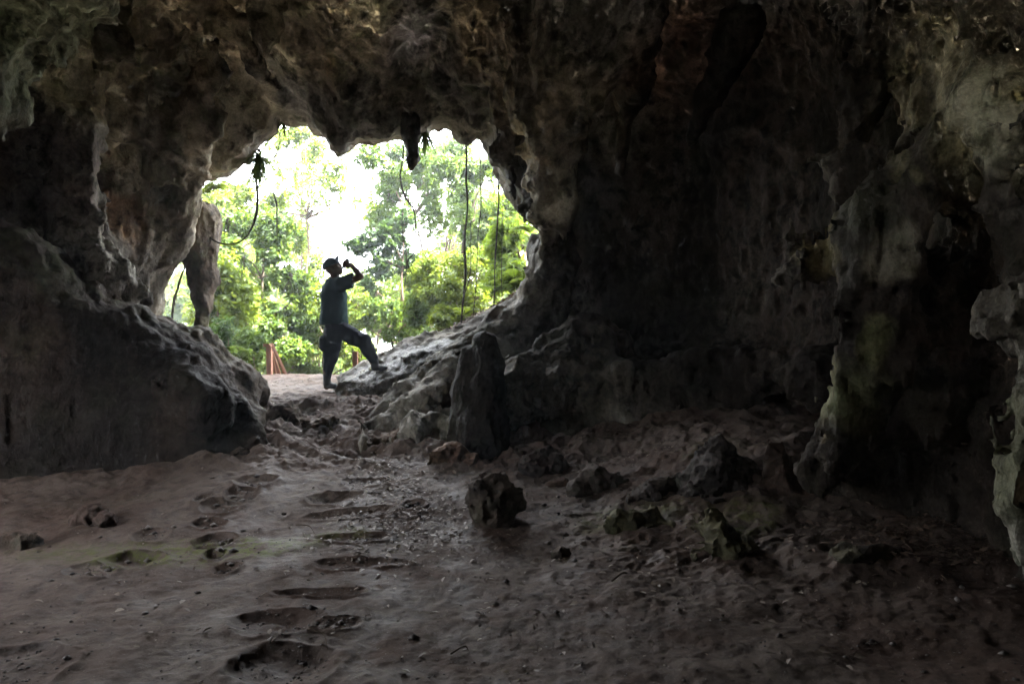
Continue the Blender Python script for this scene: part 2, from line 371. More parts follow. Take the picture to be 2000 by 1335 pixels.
ROCKS = [pxc(c) for c in [
 # curtain on the right of the mouth
 [(1180, -80, 7.0, .75), (1140, 100, 7.1, .55), (1105, 240, 7.2, .36), (1080, 340, 7.3, .24), (1082, 410, 7.4, .17)],
 [(960, -20, 7.6, .4), (985, 120, 7.9, .3), (1000, 230, 8.1, .22), (1010, 320, 8.2, .15)],
 [(1045, 60, 7.5, .40), (1052, 180, 7.4, .36), (1064, 300, 7.3, .28), (1078, 400, 7.4, .20), (1080, 450, 7.8, .20), (1088, 515, 8.0, .22), (1065, 590, 8.25, .28), (1000, 655, 8.35, .30)],
 [(985, 300, 8.3, .20), (1000, 345, 8.3, .17), (1008, 392, 8.3, .05)],
 [(1040, 330, 8.1, .22), (1045, 390, 8.1, .15), (1062, 440, 8.3, .10)],
 # dark column edge on the left
 [(150, 210, 7.2, .2), (135, 300, 7.1, .22), (140, 400, 7.1, .24), (150, 480, 7.0, .3), (210, 560, 7.0, .3)],
 # lobes hanging from the left wall
 [(250, 150, 7.9, .25), (235, 240, 7.9, .22), (225, 300, 8.0, .05)],
 [(330, 230, 8.3, .25), (300, 330, 8.3, .2), (275, 410, 8.3, .05)],
 [(410, 60, 7.7, .12), (405, 160, 7.9, .15), (390, 260, 8.3, .2), (350, 400, 8.7, .25), (330, 480, 8.9, .2)],
 [(130, 90, 7.0, .05), (118, 150, 7.0, .07), (115, 200, 7.0, .02)],
 [(520, -40, 7.0, .2), (520, 50, 7.0, .1), (523, 105, 7.0, .02)],
 [(250, -30, 6.6, .2), (225, 60, 6.7, .12), (205, 120, 6.8, .03)],
 [(600, 40, 8.0, .2), (612, 140, 8.4, .12), (616, 190, 8.5, .03)],
 [(395, 10, 7.4, .12), (398, 60, 7.6, .14), (418, 130, 7.9, .2)],
 [(660, 120, 8.6, .25), (664, 230, 9.0, .16), (665, 290, 9.2, .05)],
 [(880, 20, 8.0, .35), (905, 150, 8.6, .22), (908, 230, 9.0, .17), (908, 262, 9.1, .12)],
 [(380, 0, 7.2, .25), (470, 60, 7.6, .2), (540, 190, 8.6, .16)],
 [(700, -40, 7.2, .25), (740, 80, 8.0, .2), (730, 200, 8.8, .2)],
 # top left near mass
 [(200, -150, 5.2, .42), (60, -50, 5.2, .48), (-60, 30, 5.2, .5), (-110, 130, 5.2, .42)],
 [(-40, 100, 5.2, .3), (-10, 190, 5.2, .22)],
 # ceiling stalactites on the right
 [(1425, -60, 5.6, .10), (1428, 20, 5.6, .07), (1432, 76, 5.6, .018)],
 [(1455, -60, 5.5, .12), (1463, 30, 5.5, .07), (1472, 98, 5.5, .03)],
 [(1330, -40, 5.5, .06), (1328, 10, 5.5, .02)],
 # right flowstone curtain
 [(1890, -120, 4.5, .34), (1880, 60, 4.5, .27), (1890, 220, 4.4, .30), (1830, 330, 4.4, .22), (1745, 420, 4.3, .16), (1712, 480, 4.3, .17), (1705, 560, 4.3, .15), (1742, 625, 4.3, .09), (1705, 700, 4.3, .15), (1655, 800, 4.4, .14), (1622, 880, 4.45, .10), (1600, 930, 4.5, .05)],
 [(1740, 740, 5.0, .42), (1870, 790, 4.7, .5), (2020, 850, 4.3, .55)], [(1700, 900, 4.95, .40), (1840, 960, 4.75, .45), (2000, 1010, 4.4, .5)], [(1690, 850, 4.6, .2), (1760, 800, 4.5, .25), (1850, 700, 4.5, .3), (1800, 600, 4.7, .35)],
 [(1700, 440, 4.4, .08), (1625, 465, 4.5, .10), (1580, 505, 4.6, .11), (1570, 530, 4.6, .05)],
 [(1640, 330, 4.7, .12), (1635, 420, 4.6, .10), (1640, 540, 4.5, .07), (1640, 620, 4.5, .05)],
 [(1745, 640, 4.2, .05), (1750, 720, 4.2, .06), (1735, 790, 4.2, .04)],
 [(1960, 20, 4.0, .2), (1930, 140, 4.0, .16), (1915, 260, 3.9, .16), (1935, 360, 3.9, .12), (1990, 460, 3.8, .15), (2060, 560, 3.7, .2)],
 [(1790, -60, 4.7, .2), (1740, 60, 4.9, .2), (1690, 180, 5.0, .16), (1670, 280, 5.1, .1)],
 [(2090, 560, 3.3, .22), (1990, 610, 3.3, .15), (1880, 645, 3.3, .07)],
 [(2060, 740, 3.2, .2), (2010, 800, 3.1, .15), (2005, 900, 3.1, .15), (2040, 1000, 3.1, .15), (2100, 1060, 3.1, .2)],
 # recess shelves
 [(1000, 745, 7.5, .18), (1200, 735, 7.3, .16), (1450, 720, 7.0, .2), (1600, 740, 6.4, .3)],
 [(1450, 60, 6.6, .3), (1380, 200, 7.2, .25), (1340, 320, 7.5, .1)],
 [(1250, 30, 6.8, .3), (1230, 180, 7.4, .3), (1210, 330, 7.8, .12)],
 # flowstone bank right of the path
 [(1090, 575, 8.8, .25), (1000, 655, 8.45, .34), (900, 725, 8.2, .32), (800, 790, 7.95, .26), (715, 850, 7.7, .12)],
 [(1150, 700, 7.9, .5), (1040, 770, 7.6, .42), (950, 830, 7.3, .30), (860, 868, 7.1, .16)],
 [(1450, 800, 7.3, .45), (1300, 800, 7.5, .45), (1150, 790, 7.6, .45)],
 [(900, 740, 7.9, .24), (820, 800, 7.6, .2), (730, 842, 7.3, .1)],
 [(900, 830, 7.1, .22), (800, 855, 7.0, .16), (720, 868, 6.9, .07)],
]]
STR = np.array([1, 1, .38], np.float32)
def Fcave(P, full):
    f = shell(P)
    big = fbm(P * np.array([1, 1, .6], np.float32), .75, 2, .5, 1)
    y = P[:, 1]
    nearm = np.clip((9.0 - y) / 1.2, 0, 1)             # keep the mouth outline as drawn
    bank = 1 - .85 * np.clip((P[:, 0] + 3) / .5, 0, 1) * np.clip((2.3 - P[:, 2]) / .4, 0, 1) * np.clip((y - 7.2) / .5, 0, 1) * np.clip((.6 - P[:, 0]) / .4, 0, 1)
    nearm = nearm * bank
    rt = np.clip((P[:, 0] - .3) / .8, 0, 1) * np.clip((y - 5.3) / .6, 0, 1); nearm = nearm * (1 - .5 * rt)
    f += big * .2 * nearm
    for c in ROCKS: f = add_chain(f, P, c, .16)
    if full:
        calm = 1 - .7 * np.clip((P[:, 2] - 2.6) / .7, 0, 1) * np.clip((P[:, 0] + 3.6) / .6, 0, 1)
        f -= (.02 + .085 * nearm * calm) * (fbm(P * STR, 2.4, 3, .55, 3, True) - .45)
        f += (.020 + .03 * nearm) * fbm(P, 5.5, 4, .6, 6)
        bk = np.clip((P[:, 0] + 2.9) / .4, 0, 1) * np.clip((2.4 - P[:, 2]) / .4, 0, 1) * np.clip((y - 6.4) / .5, 0, 1) * np.clip((1.2 - P[:, 0]) / .6, 0, 1)
        Lr = fbm(P * np.array([.7, 1, 2.4], np.float32) + np.array([0, 0, 1], np.float32) * P[:, :1] * -.9, 3.2, 4, .6, 5, True)
        f -= bk * .03 * (Lr - .3)
        top = np.clip((P[:, 2] - 2.9) / .8, 0, 1) * np.clip((y - 4.5) / 1, 0, 1) * np.clip((9.2 - y) / .8, 0, 1)
        th = np.arctan2(P[:, 2] - 2.6, P[:, 0] + 2.0); rad = np.hypot(P[:, 2] - 2.6, P[:, 0] + 2.0)
        Qf = np.stack([th * 4.2 + .25 * big, rad * .35 + y * .25, y * .2 + rad * .1], 1).astype(np.float32)
        f -= top * .11 * (fbm(Qf, 1.0, 3, .5, 4, True) - .35)
        rr_ = np.clip((P[:, 0] - 1.2) / .4, 0, 1) * np.clip((5.6 - y) / .5, 0, 1)
        f -= rr_ * .045 * (fbm(P * np.array([1, 1, .5], np.float32), 4.5, 4, .6, 2, True) - .35)
        # pock holes of weathered limestone
        pk = vnoise(P * 3.1, 8); f += .16 * np.clip(pk - .45, 0, 1) * nearm
    f = smax(f, y - 10.5 + .25 * big, .3)
    return f
ZC = 6.0
def mapw(G):
    Y = np.exp(G[:, 2]) - ZC
    return np.stack([G[:, 0] * (Y + ZC), Y, CH + G[:, 1] * (Y + ZC)], 1).astype(np.float32)
KS = .0026
axes = [np.arange(-.52, .42, KS, dtype=np.float32), np.arange(-.25, .40, KS, dtype=np.float32), np.arange(math.log(2.9 + ZC), math.log(11.0 + ZC), KS * 1.1, dtype=np.float32)]
log('grid', [len(a) for a in axes])
V, Q = surface_nets(Fcave, axes, mapw, .3)
log('cave verts', len(V), len(Q))

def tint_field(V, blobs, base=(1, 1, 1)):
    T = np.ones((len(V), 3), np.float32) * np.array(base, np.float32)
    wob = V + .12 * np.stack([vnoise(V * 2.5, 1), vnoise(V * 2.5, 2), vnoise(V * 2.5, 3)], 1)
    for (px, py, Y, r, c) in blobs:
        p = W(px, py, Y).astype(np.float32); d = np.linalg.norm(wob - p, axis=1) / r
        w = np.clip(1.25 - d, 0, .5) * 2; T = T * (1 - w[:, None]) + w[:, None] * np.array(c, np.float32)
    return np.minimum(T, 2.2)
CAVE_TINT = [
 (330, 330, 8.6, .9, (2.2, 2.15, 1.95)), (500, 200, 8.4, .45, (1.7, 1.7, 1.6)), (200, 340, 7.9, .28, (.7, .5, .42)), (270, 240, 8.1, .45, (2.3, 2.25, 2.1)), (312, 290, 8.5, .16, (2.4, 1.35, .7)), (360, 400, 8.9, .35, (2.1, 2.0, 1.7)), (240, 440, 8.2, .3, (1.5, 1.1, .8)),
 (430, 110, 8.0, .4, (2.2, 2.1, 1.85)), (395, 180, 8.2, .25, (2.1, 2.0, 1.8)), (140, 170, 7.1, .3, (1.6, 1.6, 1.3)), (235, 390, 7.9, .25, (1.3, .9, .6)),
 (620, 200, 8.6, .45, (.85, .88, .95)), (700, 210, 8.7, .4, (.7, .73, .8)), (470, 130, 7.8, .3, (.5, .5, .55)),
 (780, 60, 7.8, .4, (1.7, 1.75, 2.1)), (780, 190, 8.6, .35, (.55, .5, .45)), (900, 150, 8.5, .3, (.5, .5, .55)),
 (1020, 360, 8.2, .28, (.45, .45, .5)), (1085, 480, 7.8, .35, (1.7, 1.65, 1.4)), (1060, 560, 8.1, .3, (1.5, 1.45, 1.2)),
 (1330, 180, 7.4, .9, (.7, .5, .42)), (1250, 450, 8.0, 1.2, (.3, .26, .23)), (1450, 350, 7.5, 1.3, (.28, .23, .21)), (1600, 200, 6.5, 1.2, (.3, .25, .22)), (1300, 650, 7.6, 1.0, (.3, .27, .23)), (1550, 650, 6.6, 1.2, (.25, .2, .18)), (1850, 750, 4.6, 1.3, (.33, .26, .24)), (1850, 300, 5.0, 1.2, (.45, .38, .3)), (2000, 100, 4.2, .9, (.5, .45, .36)), (1700, 900, 4.5, .6, (.3, .25, .22)), (2000, 550, 3.5, .5, (.4, .36, .33)), (1712, 490, 4.2, .20, (2.2, 2.2, 2.0)), (1800, 100, 4.4, .14, (2.2, 2.1, 1.5)), (1795, 220, 4.4, .14, (2.2, 2.1, 1.5)), (1750, 340, 4.4, .13, (2.2, 2.2, 1.6)), (1650, 790, 4.3, .10, (1.0, 1.0, .7)), (1618, 880, 4.4, .07, (1.0, .85, .55)), (1930, 240, 3.8, .16, (1.5, 1.45, 1.1)), (1690, 680, 4.2, .12, (1.4, 1.5, .9)), (1890, 640, 3.2, .10, (1.8, 1.8, 1.8)), (1060, 200, 7.5, .85, (1.25, 1.15, .95)), (1090, 370, 7.4, .35, (1.2, 1.15, .95)), (950, 60, 7.6, .5, (1.2, 1.1, .9)), (1030, 250, 7.9, .12, (2.4, 2.3, 2.0)), (1055, 310, 7.6, .13, (2.4, 2.3, 2.0)), (1078, 360, 7.4, .12, (2.5, 2.4, 2.1)), (1100, 400, 7.3, .18, (2.3, 2.2, 1.9)), (1105, 330, 7.2, .12, (1.8, 1.7, 1.4)), (1800, 100, 4.4, .16, (2.2, 2.1, 1.5)), (1795, 220, 4.4, .16, (2.2, 2.1, 1.5)), (1750, 340, 4.4, .14, (2.0, 2.0, 1.4)), (1850, 150, 4.4, .45, (1.6, 1.55, 1.2)),  # shade of recess and right wall, lit ridges and streaks put into the colour
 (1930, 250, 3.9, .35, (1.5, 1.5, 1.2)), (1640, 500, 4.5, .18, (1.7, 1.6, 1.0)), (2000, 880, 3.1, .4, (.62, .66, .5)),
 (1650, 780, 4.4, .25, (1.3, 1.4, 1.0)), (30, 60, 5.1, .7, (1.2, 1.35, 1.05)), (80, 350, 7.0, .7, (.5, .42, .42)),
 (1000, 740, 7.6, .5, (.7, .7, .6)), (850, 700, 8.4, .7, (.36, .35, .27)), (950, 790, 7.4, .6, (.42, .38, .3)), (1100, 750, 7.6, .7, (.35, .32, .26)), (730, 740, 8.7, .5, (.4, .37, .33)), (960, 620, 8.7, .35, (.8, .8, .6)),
 (600, 30, 7.4, .9, (2.0, 1.95, 1.75)), (200, 80, 7.2, .8, (1.9, 1.85, 1.55)), (400, 20, 7.2, .6, (1.9, 1.8, 1.55)), (330, 120, 7.7, .5, (1.4, 1.3, 1.1)), (1000, 100, 7.6, .5, (1.1, 1.0, .85)),  # ceiling tints raised to put its light-struck look into the colour
]
M_cave = rock_mat('limestone', (.11, .094, .074), (.37, .335, .275))
N = vnormals(V, Q)
fine = fbm(V * np.array([1, 1, .7], np.float32), 13, 3, .55, 2)
V2 = V + N * (fine * .018)[:, None]
WET = tint_field(V2, [(720, 735, 8.8, .35, (.35,) * 3), (790, 700, 8.8, .35, (.35,) * 3), (680, 780, 8.3, .3, (.4,) * 3), (850, 670, 8.8, .25, (.55,) * 3)])[:, 0]
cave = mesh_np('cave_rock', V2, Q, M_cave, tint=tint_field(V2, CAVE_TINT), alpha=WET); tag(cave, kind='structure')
# the part of the chamber behind and beside the camera (coarser)
def Fback(P, full):
    f = shell(P)
    f += fbm(P * np.array([1, 1, .6], np.float32), .75, 2, .5, 1) * .22
    if full: f -= .1 * fbm(P * STR, 2.4, 2, .5, 3, True)
    f = smin(f, P[:, 1] + 3.2, .8)
    return f
V, Q = surface_nets(Fback, cart((-6.5, -4.6, -1.2), (5, 2.98, 6.3), .1), ident, .3)
rear = mesh_np('cave_rock', V, Q, rock_mat('low_bounce_rock', (.03, .022, .018), (.09, .07, .055), usetint=False)); tag(rear, kind='structure')  # unseen rear walls coloured near black to cut bounced light
log('rear', len(V))

# ------------------------------------------------------------------ ground sheet
ys = np.concatenate([np.linspace(-5, 2.4, 60)[:-1], np.exp(np.linspace(math.log(2.4 + .5), math.log(11.5 + .5), 900)) - .5, 11.5 + np.geomspace(.05, 400, 120)])
us = np.linspace(-1, 1, 820); us = np.sign(us) * (np.abs(us) ** 1.15)
Yg, Ug = np.meshgrid(ys, us, indexing='ij')
half = np.where(Yg < 3, 6.0, 6.0) + np.clip(Yg - 11, 0, 500) * 1.1
nearw = np.clip((Yg - 2.4) / 4, 0, 1)
Xg = Ug * half
Xf = Xg.ravel(); Yf = Yg.ravel()
Zf = gheight(Xf, Yf)
nu = len(us); ny = len(ys)
ii = (np.arange(ny - 1)[:, None] * nu + np.arange(nu - 1)[None]).ravel()
Qg = np.stack([ii, ii + 1, ii + nu + 1, ii + nu], 1)
def ground_mat():
    m, nt, b = new_mat('damp_earth'); L = nt.links; v = coords(nt)
    n1 = noise(nt, 1.1, 6, .6, v, .5); n2 = noise(nt, 9, 7, .7, v, .3); n3 = noise(nt, 70, 4, .75, v)
    c = mix(nt, ramp(nt, n1, .4, .62), (.098, .061, .045), (.148, .112, .09))
    c = mix(nt, ramp(nt, n2, .46, .70), c, (.05, .033, .025))
    c = mix(nt, ramp(nt, n3, .60, .72), c, (.24, .205, .175))
    c = mix(nt, ramp(nt, n3, .27, .38, (1, 1, 1), (0, 0, 0)), c, (.03, .02, .015))
    at = nt.nodes.new('ShaderNodeAttribute'); at.attribute_name = 'tint'
    sep = nt.nodes.new('ShaderNodeSeparateColor'); L.new(at.outputs['Color'], sep.inputs[0])
    mm = nt.nodes.new('ShaderNodeMath'); mm.operation = 'MULTIPLY'; L.new(sep.outputs[0], mm.inputs[0]); L.new(ramp(nt, noise(nt, 9, 8, .8, v), .44, .56), mm.inputs[1])
    c = mix(nt, mm.outputs[0], c, (.125, .135, .03))
    L.new(c, b.inputs['Base Color'])
    L.new(ramp(nt, noise(nt, 3, 5, .6, v), .35, .65, (.55,) * 3, (.95,) * 3), b.inputs['Roughness']); b.inputs['Specular IOR Level'].default_value = .35
    nb = bump(nt, n2, .7, .018); nb = bump(nt, n3, .8, .005, nb); L.new(nb, b.inputs['Normal'])
    return m
gt = np.zeros((len(Xf), 3), np.float32)
wn = fbm(np.stack([Xf, Yf, Zf * 0], 1).astype(np.float32), 2.5, 4, .55, 2)
for (px, py, rx, ry, a) in [(470, 1062, .62, .20, 1), (280, 1080, .55, .25, .8), (640, 1045, .3, .15, .5), (150, 1080, .4, .2, .4), (1430, 1010, .3, .2, .6), (1230, 1010, .4, .2, .4), (1390, 880, .3, .3, .3)]:
    p = ray_ground(px, py); e = ((Xf - p[0]) / rx) ** 2 + ((Yf - p[1]) / ry) ** 2 + wn * .5
    gt[:, 0] = np.maximum(gt[:, 0], a * np.clip(1.4 - e, 0, 1))
M_ground = ground_mat()
ground = mesh_np('ground', np.stack([Xf, Yf, Zf], 1), Qg, M_ground, tint=gt); tag(ground, kind='structure')
log('ground')
# ------------------------------------------------------------------ big rock masses that stand inside the chamber
RT = dict(base=(1, 1, 1))
LS = np.array([-1.2, -.9375, -.75, -.6527, -.525, -.454, -.3975, -.3735, -.36, -.30]); LZ = np.array([3.7, 3.3, 2.78, 2.36, 1.82, 1.50, 1.1, .86, .72, .45]); LY = np.array([5.0, 5.5, 6.15, 6.65, 7.15, 7.5, 7.9, 8.0, 7.2, 6.6])
FOOT = np.array([(-7, 5.2), (-4.5, 5.75), (-3.5, 6.2), (-2.95, 6.35), (-2.45, 6.55), (-2.38, 6.85), (-2.7, 7.4), (-2.93, 7.9), (-2.95, 8.4), (-3.15, 8.9), (-3.6, 9.4), (-4.4, 9.7), (-7, 9.7)])
def poly_sd(X, Z, poly):
    d2 = np.full(X.shape, 1e9, np.float32); ins = np.zeros(X.shape, bool); n = len(poly)
    for i in range(n):
        a = poly[i]; b = poly[(i + 1) % n]; e = b - a; wx = X - a[0]; wz = Z - a[1]
        t = np.clip((wx * e[0] + wz * e[1]) / (e @ e + 1e-12), 0, 1)
        d2 = np.minimum(d2, (wx - e[0] * t) ** 2 + (wz - e[1] * t) ** 2)
        if a[1] != b[1]: ins ^= ((a[1] > Z) != (b[1] > Z)) & (X < (b[0] - a[0]) * (Z - a[1]) / (b[1] - a[1]) + a[0])
    d = np.sqrt(d2); d[ins] *= -1; return d
LUMPS = [pxc(c) for c in [
 [(250, 640, 6.6, .25), (330, 720, 6.6, .2), (400, 800, 6.5, .2)],
 [(440, 760, 7.3, .2), (470, 830, 6.9, .16), (490, 880, 6.6, .12)],
 [(380, 690, 7.2, .2), (450, 740, 7.4, .18), (490, 765, 7.9, .12)],
 [(250, 720, 6.5, .15), (330, 780, 6.5, .15)],
]]
def Fledge(P, full):
    d = poly_sd(P[:, 0], P[:, 1], FOOT)
    s_ = P[:, 0] / P[:, 1]; zt = np.interp(s_, LS, LZ) - .3 * np.maximum(P[:, 1] - np.interp(s_, LS, LY), 0) + .06 * vnoise(P * 1.5, 3)
    t = np.clip(-d / .65, 0, 1); zt = .25 + (zt - .25) * (t * (2 - t)) ** .62
    f = smax(d + .12 * (P[:, 2] - .9), (P[:, 2] - zt) * .75, .15)
    for c in LUMPS: f = add_chain(f, P, c, .2)
    f += .10 * fbm(P, .9, 2, .5, 2)
    if full:
        f -= .045 * (fbm(P * np.array([1, 1, .6], np.float32), 2.1, 3, .55, 4, True) - .4)
        f += .03 * fbm(P, 6, 3, .55, 1)
        f += .02 * fbm(P * np.array([1, 1, .35], np.float32), 5, 3, .6, 7, True)
    return f
def rmesh(name, F, lo, hi, h, mat, tintc=None, parent=None, fa=.008, ff=16, margin=.15, blobs=None, loc=None):
    V, Q = surface_nets(F, cart(lo, hi, h), ident, margin)
    if fa: V = V + vnormals(V, Q) * (fbm(V, ff, 3, .55, 2) * fa)[:, None]
    return mesh_np(name, V, Q, mat, parent, tint=tint_field(V, blobs or [], tintc or (1, 1, 1)), loc=loc)
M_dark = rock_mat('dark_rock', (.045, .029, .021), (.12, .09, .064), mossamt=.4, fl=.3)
ledge = rmesh('rock_ledge', Fledge, (-6.2, 5.3, -.2), (-2.0, 9.4, 3.6), .026, M_dark, blobs=[(20, 560, 5.6, .4, (1.3, 1.25, 1.2)), (420, 700, 7.3, .4, (1.2, 1.3, 1.0)), (200, 800, 6, 1.1, (.24, .19, .17)), (400, 840, 6.3, .6, (.27, .22, .2)), (20, 780, 5.8, .9, (.26, .2, .18)), (60, 650, 5.9, .4, (.5, .42, .38))])  # dark blobs put the shade of face and foot into the colour
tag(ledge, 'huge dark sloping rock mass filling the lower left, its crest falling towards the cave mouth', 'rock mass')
log('ledge')
M_pale = rock_mat('pale_rock', (.15, .125, .10), (.32, .285, .235))
PIL = pxc([(383, 430, 9.35, .30), (386, 490, 9.3, .25), (396, 545, 9.25, .175), (393, 590, 9.2, .115), (388, 635, 9.1, .08), (370, 700, 9.0, .2)])
def Fpil(P, full):
    f = chain(P, PIL, .08) + .05 * fbm(P * STR, 2.2, 2, .5, 1)
    if full: f -= .025 * fbm(P * STR, 5, 3, .55, 4, True)
    return f
pil = rmesh('rock_pillar', Fpil, (-4.7, 8.6, 1.0), (-3.7, 9.7, 3.4), .02, M_dark, (1.3, 1.25, 1.05), blobs=[])
tag(pil, 'narrow natural stone pillar like a trunk standing at the left edge of the cave mouth', 'rock pillar')
STA = pxc([(798, 40, 8.75, .16), (797, 130, 8.75, .12), (799, 200, 8.75, .115), (801, 260, 8.75, .10), (804, 292, 8.75, .06), (806, 310, 8.75, .07), (804, 326, 8.75, .025)])
def Fsta(P, full):
    f = chain(P, STA, .03) + .025 * fbm(P * STR, 3, 2, .5, 1)
    if full: f -= .012 * fbm(P * STR, 9, 3, .55, 4, True)
    return f
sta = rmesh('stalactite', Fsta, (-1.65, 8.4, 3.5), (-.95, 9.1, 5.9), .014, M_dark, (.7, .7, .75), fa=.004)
tag(sta, 'long dark stalactite with a bulbous tip hanging over the top of the cave mouth', 'stalactite')
STG = pxc([(947, 668, 6.9, .13), (950, 710, 6.9, .17), (950, 760, 6.85, .19), (945, 830, 6.8, .23), (940, 900, 6.7, .26)])
def Fstg(P, full):
    f = smin(chain(P, STG, .08), chain(P, pxc([(910, 690, 6.95, .06), (905, 760, 6.9, .1), (900, 880, 6.8, .14)]), .06), .1) + .04 * fbm(P * STR, 2.5, 2, .5, 5)
    if full: f -= .016 * fbm(P * STR, 7, 3, .55, 4, True)
    return f
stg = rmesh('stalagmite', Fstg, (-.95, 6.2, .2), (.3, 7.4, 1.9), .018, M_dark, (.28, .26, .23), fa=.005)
tag(stg, 'dark rounded stalagmite column standing against the slope right of the path', 'stalagmite')
log('columns')

# loose rocks: (label, category, chain px points with r, size factor)
M_boulder = rock_mat('loose_rock', (.05, .036, .028), (.15, .12, .095), mossamt=.35, fl=.3, dust=.85)
def rock(pts, label, tintc=(1, 1, 1), h=.011, amp=.02, name='rock', seed=0, sharp=1.0, group=None, spots=()):
    a = np.array([p[:3] for p in pts]); r = max(p[3] for p in pts) + .09
    lo = a.min(0) - r; hi = a.max(0) + r
    ctr = (a.min(0) + a.max(0)) / 2; ctr[2] = a[:, 2].min()
    def F(P, full):
        f = chain(P, pts, .05) + amp * 1.6 * fbm(P, 5, 2, .5, seed)
        if full: f -= amp * sharp * (fbm(P, 9, 3, .55, seed + 2, True) - .3); f += amp * .5 * fbm(P, 24, 2, .5, seed + 1)
        return f
    V, Q = surface_nets(F, cart(lo, hi, h), ident, .08)
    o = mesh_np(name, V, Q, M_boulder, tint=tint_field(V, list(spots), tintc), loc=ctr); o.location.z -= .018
    tag(o, label, 'rock', group); return o
def gY(px, py): return ray_ground(px, py)[1]
def rk(cx, cyb, wpx, hpx, label, extra=None, **kw):
    """rock resting on the ground whose base is seen at cyb"""
    Y = gY(cx, cyb) + wpx / 2 / F0 * 5 * .6
    r = min(wpx, hpx) / 2 / F0 * Y
    if extra is None:
        s = max(wpx - hpx, 0) / 2
        pts = [(cx - s, cyb - hpx * .42, Y, r * .8), (cx + s * .4, cyb - hpx * .5, Y + .02, r), (cx + s, cyb - hpx * .35, Y, r * .75)]
    else: pts = [(cx + dx, cyb + dy, Y + dY, rr / F0 * Y) for dx, dy, dY, rr in extra]
    return rock(pxc(pts), label, **kw)
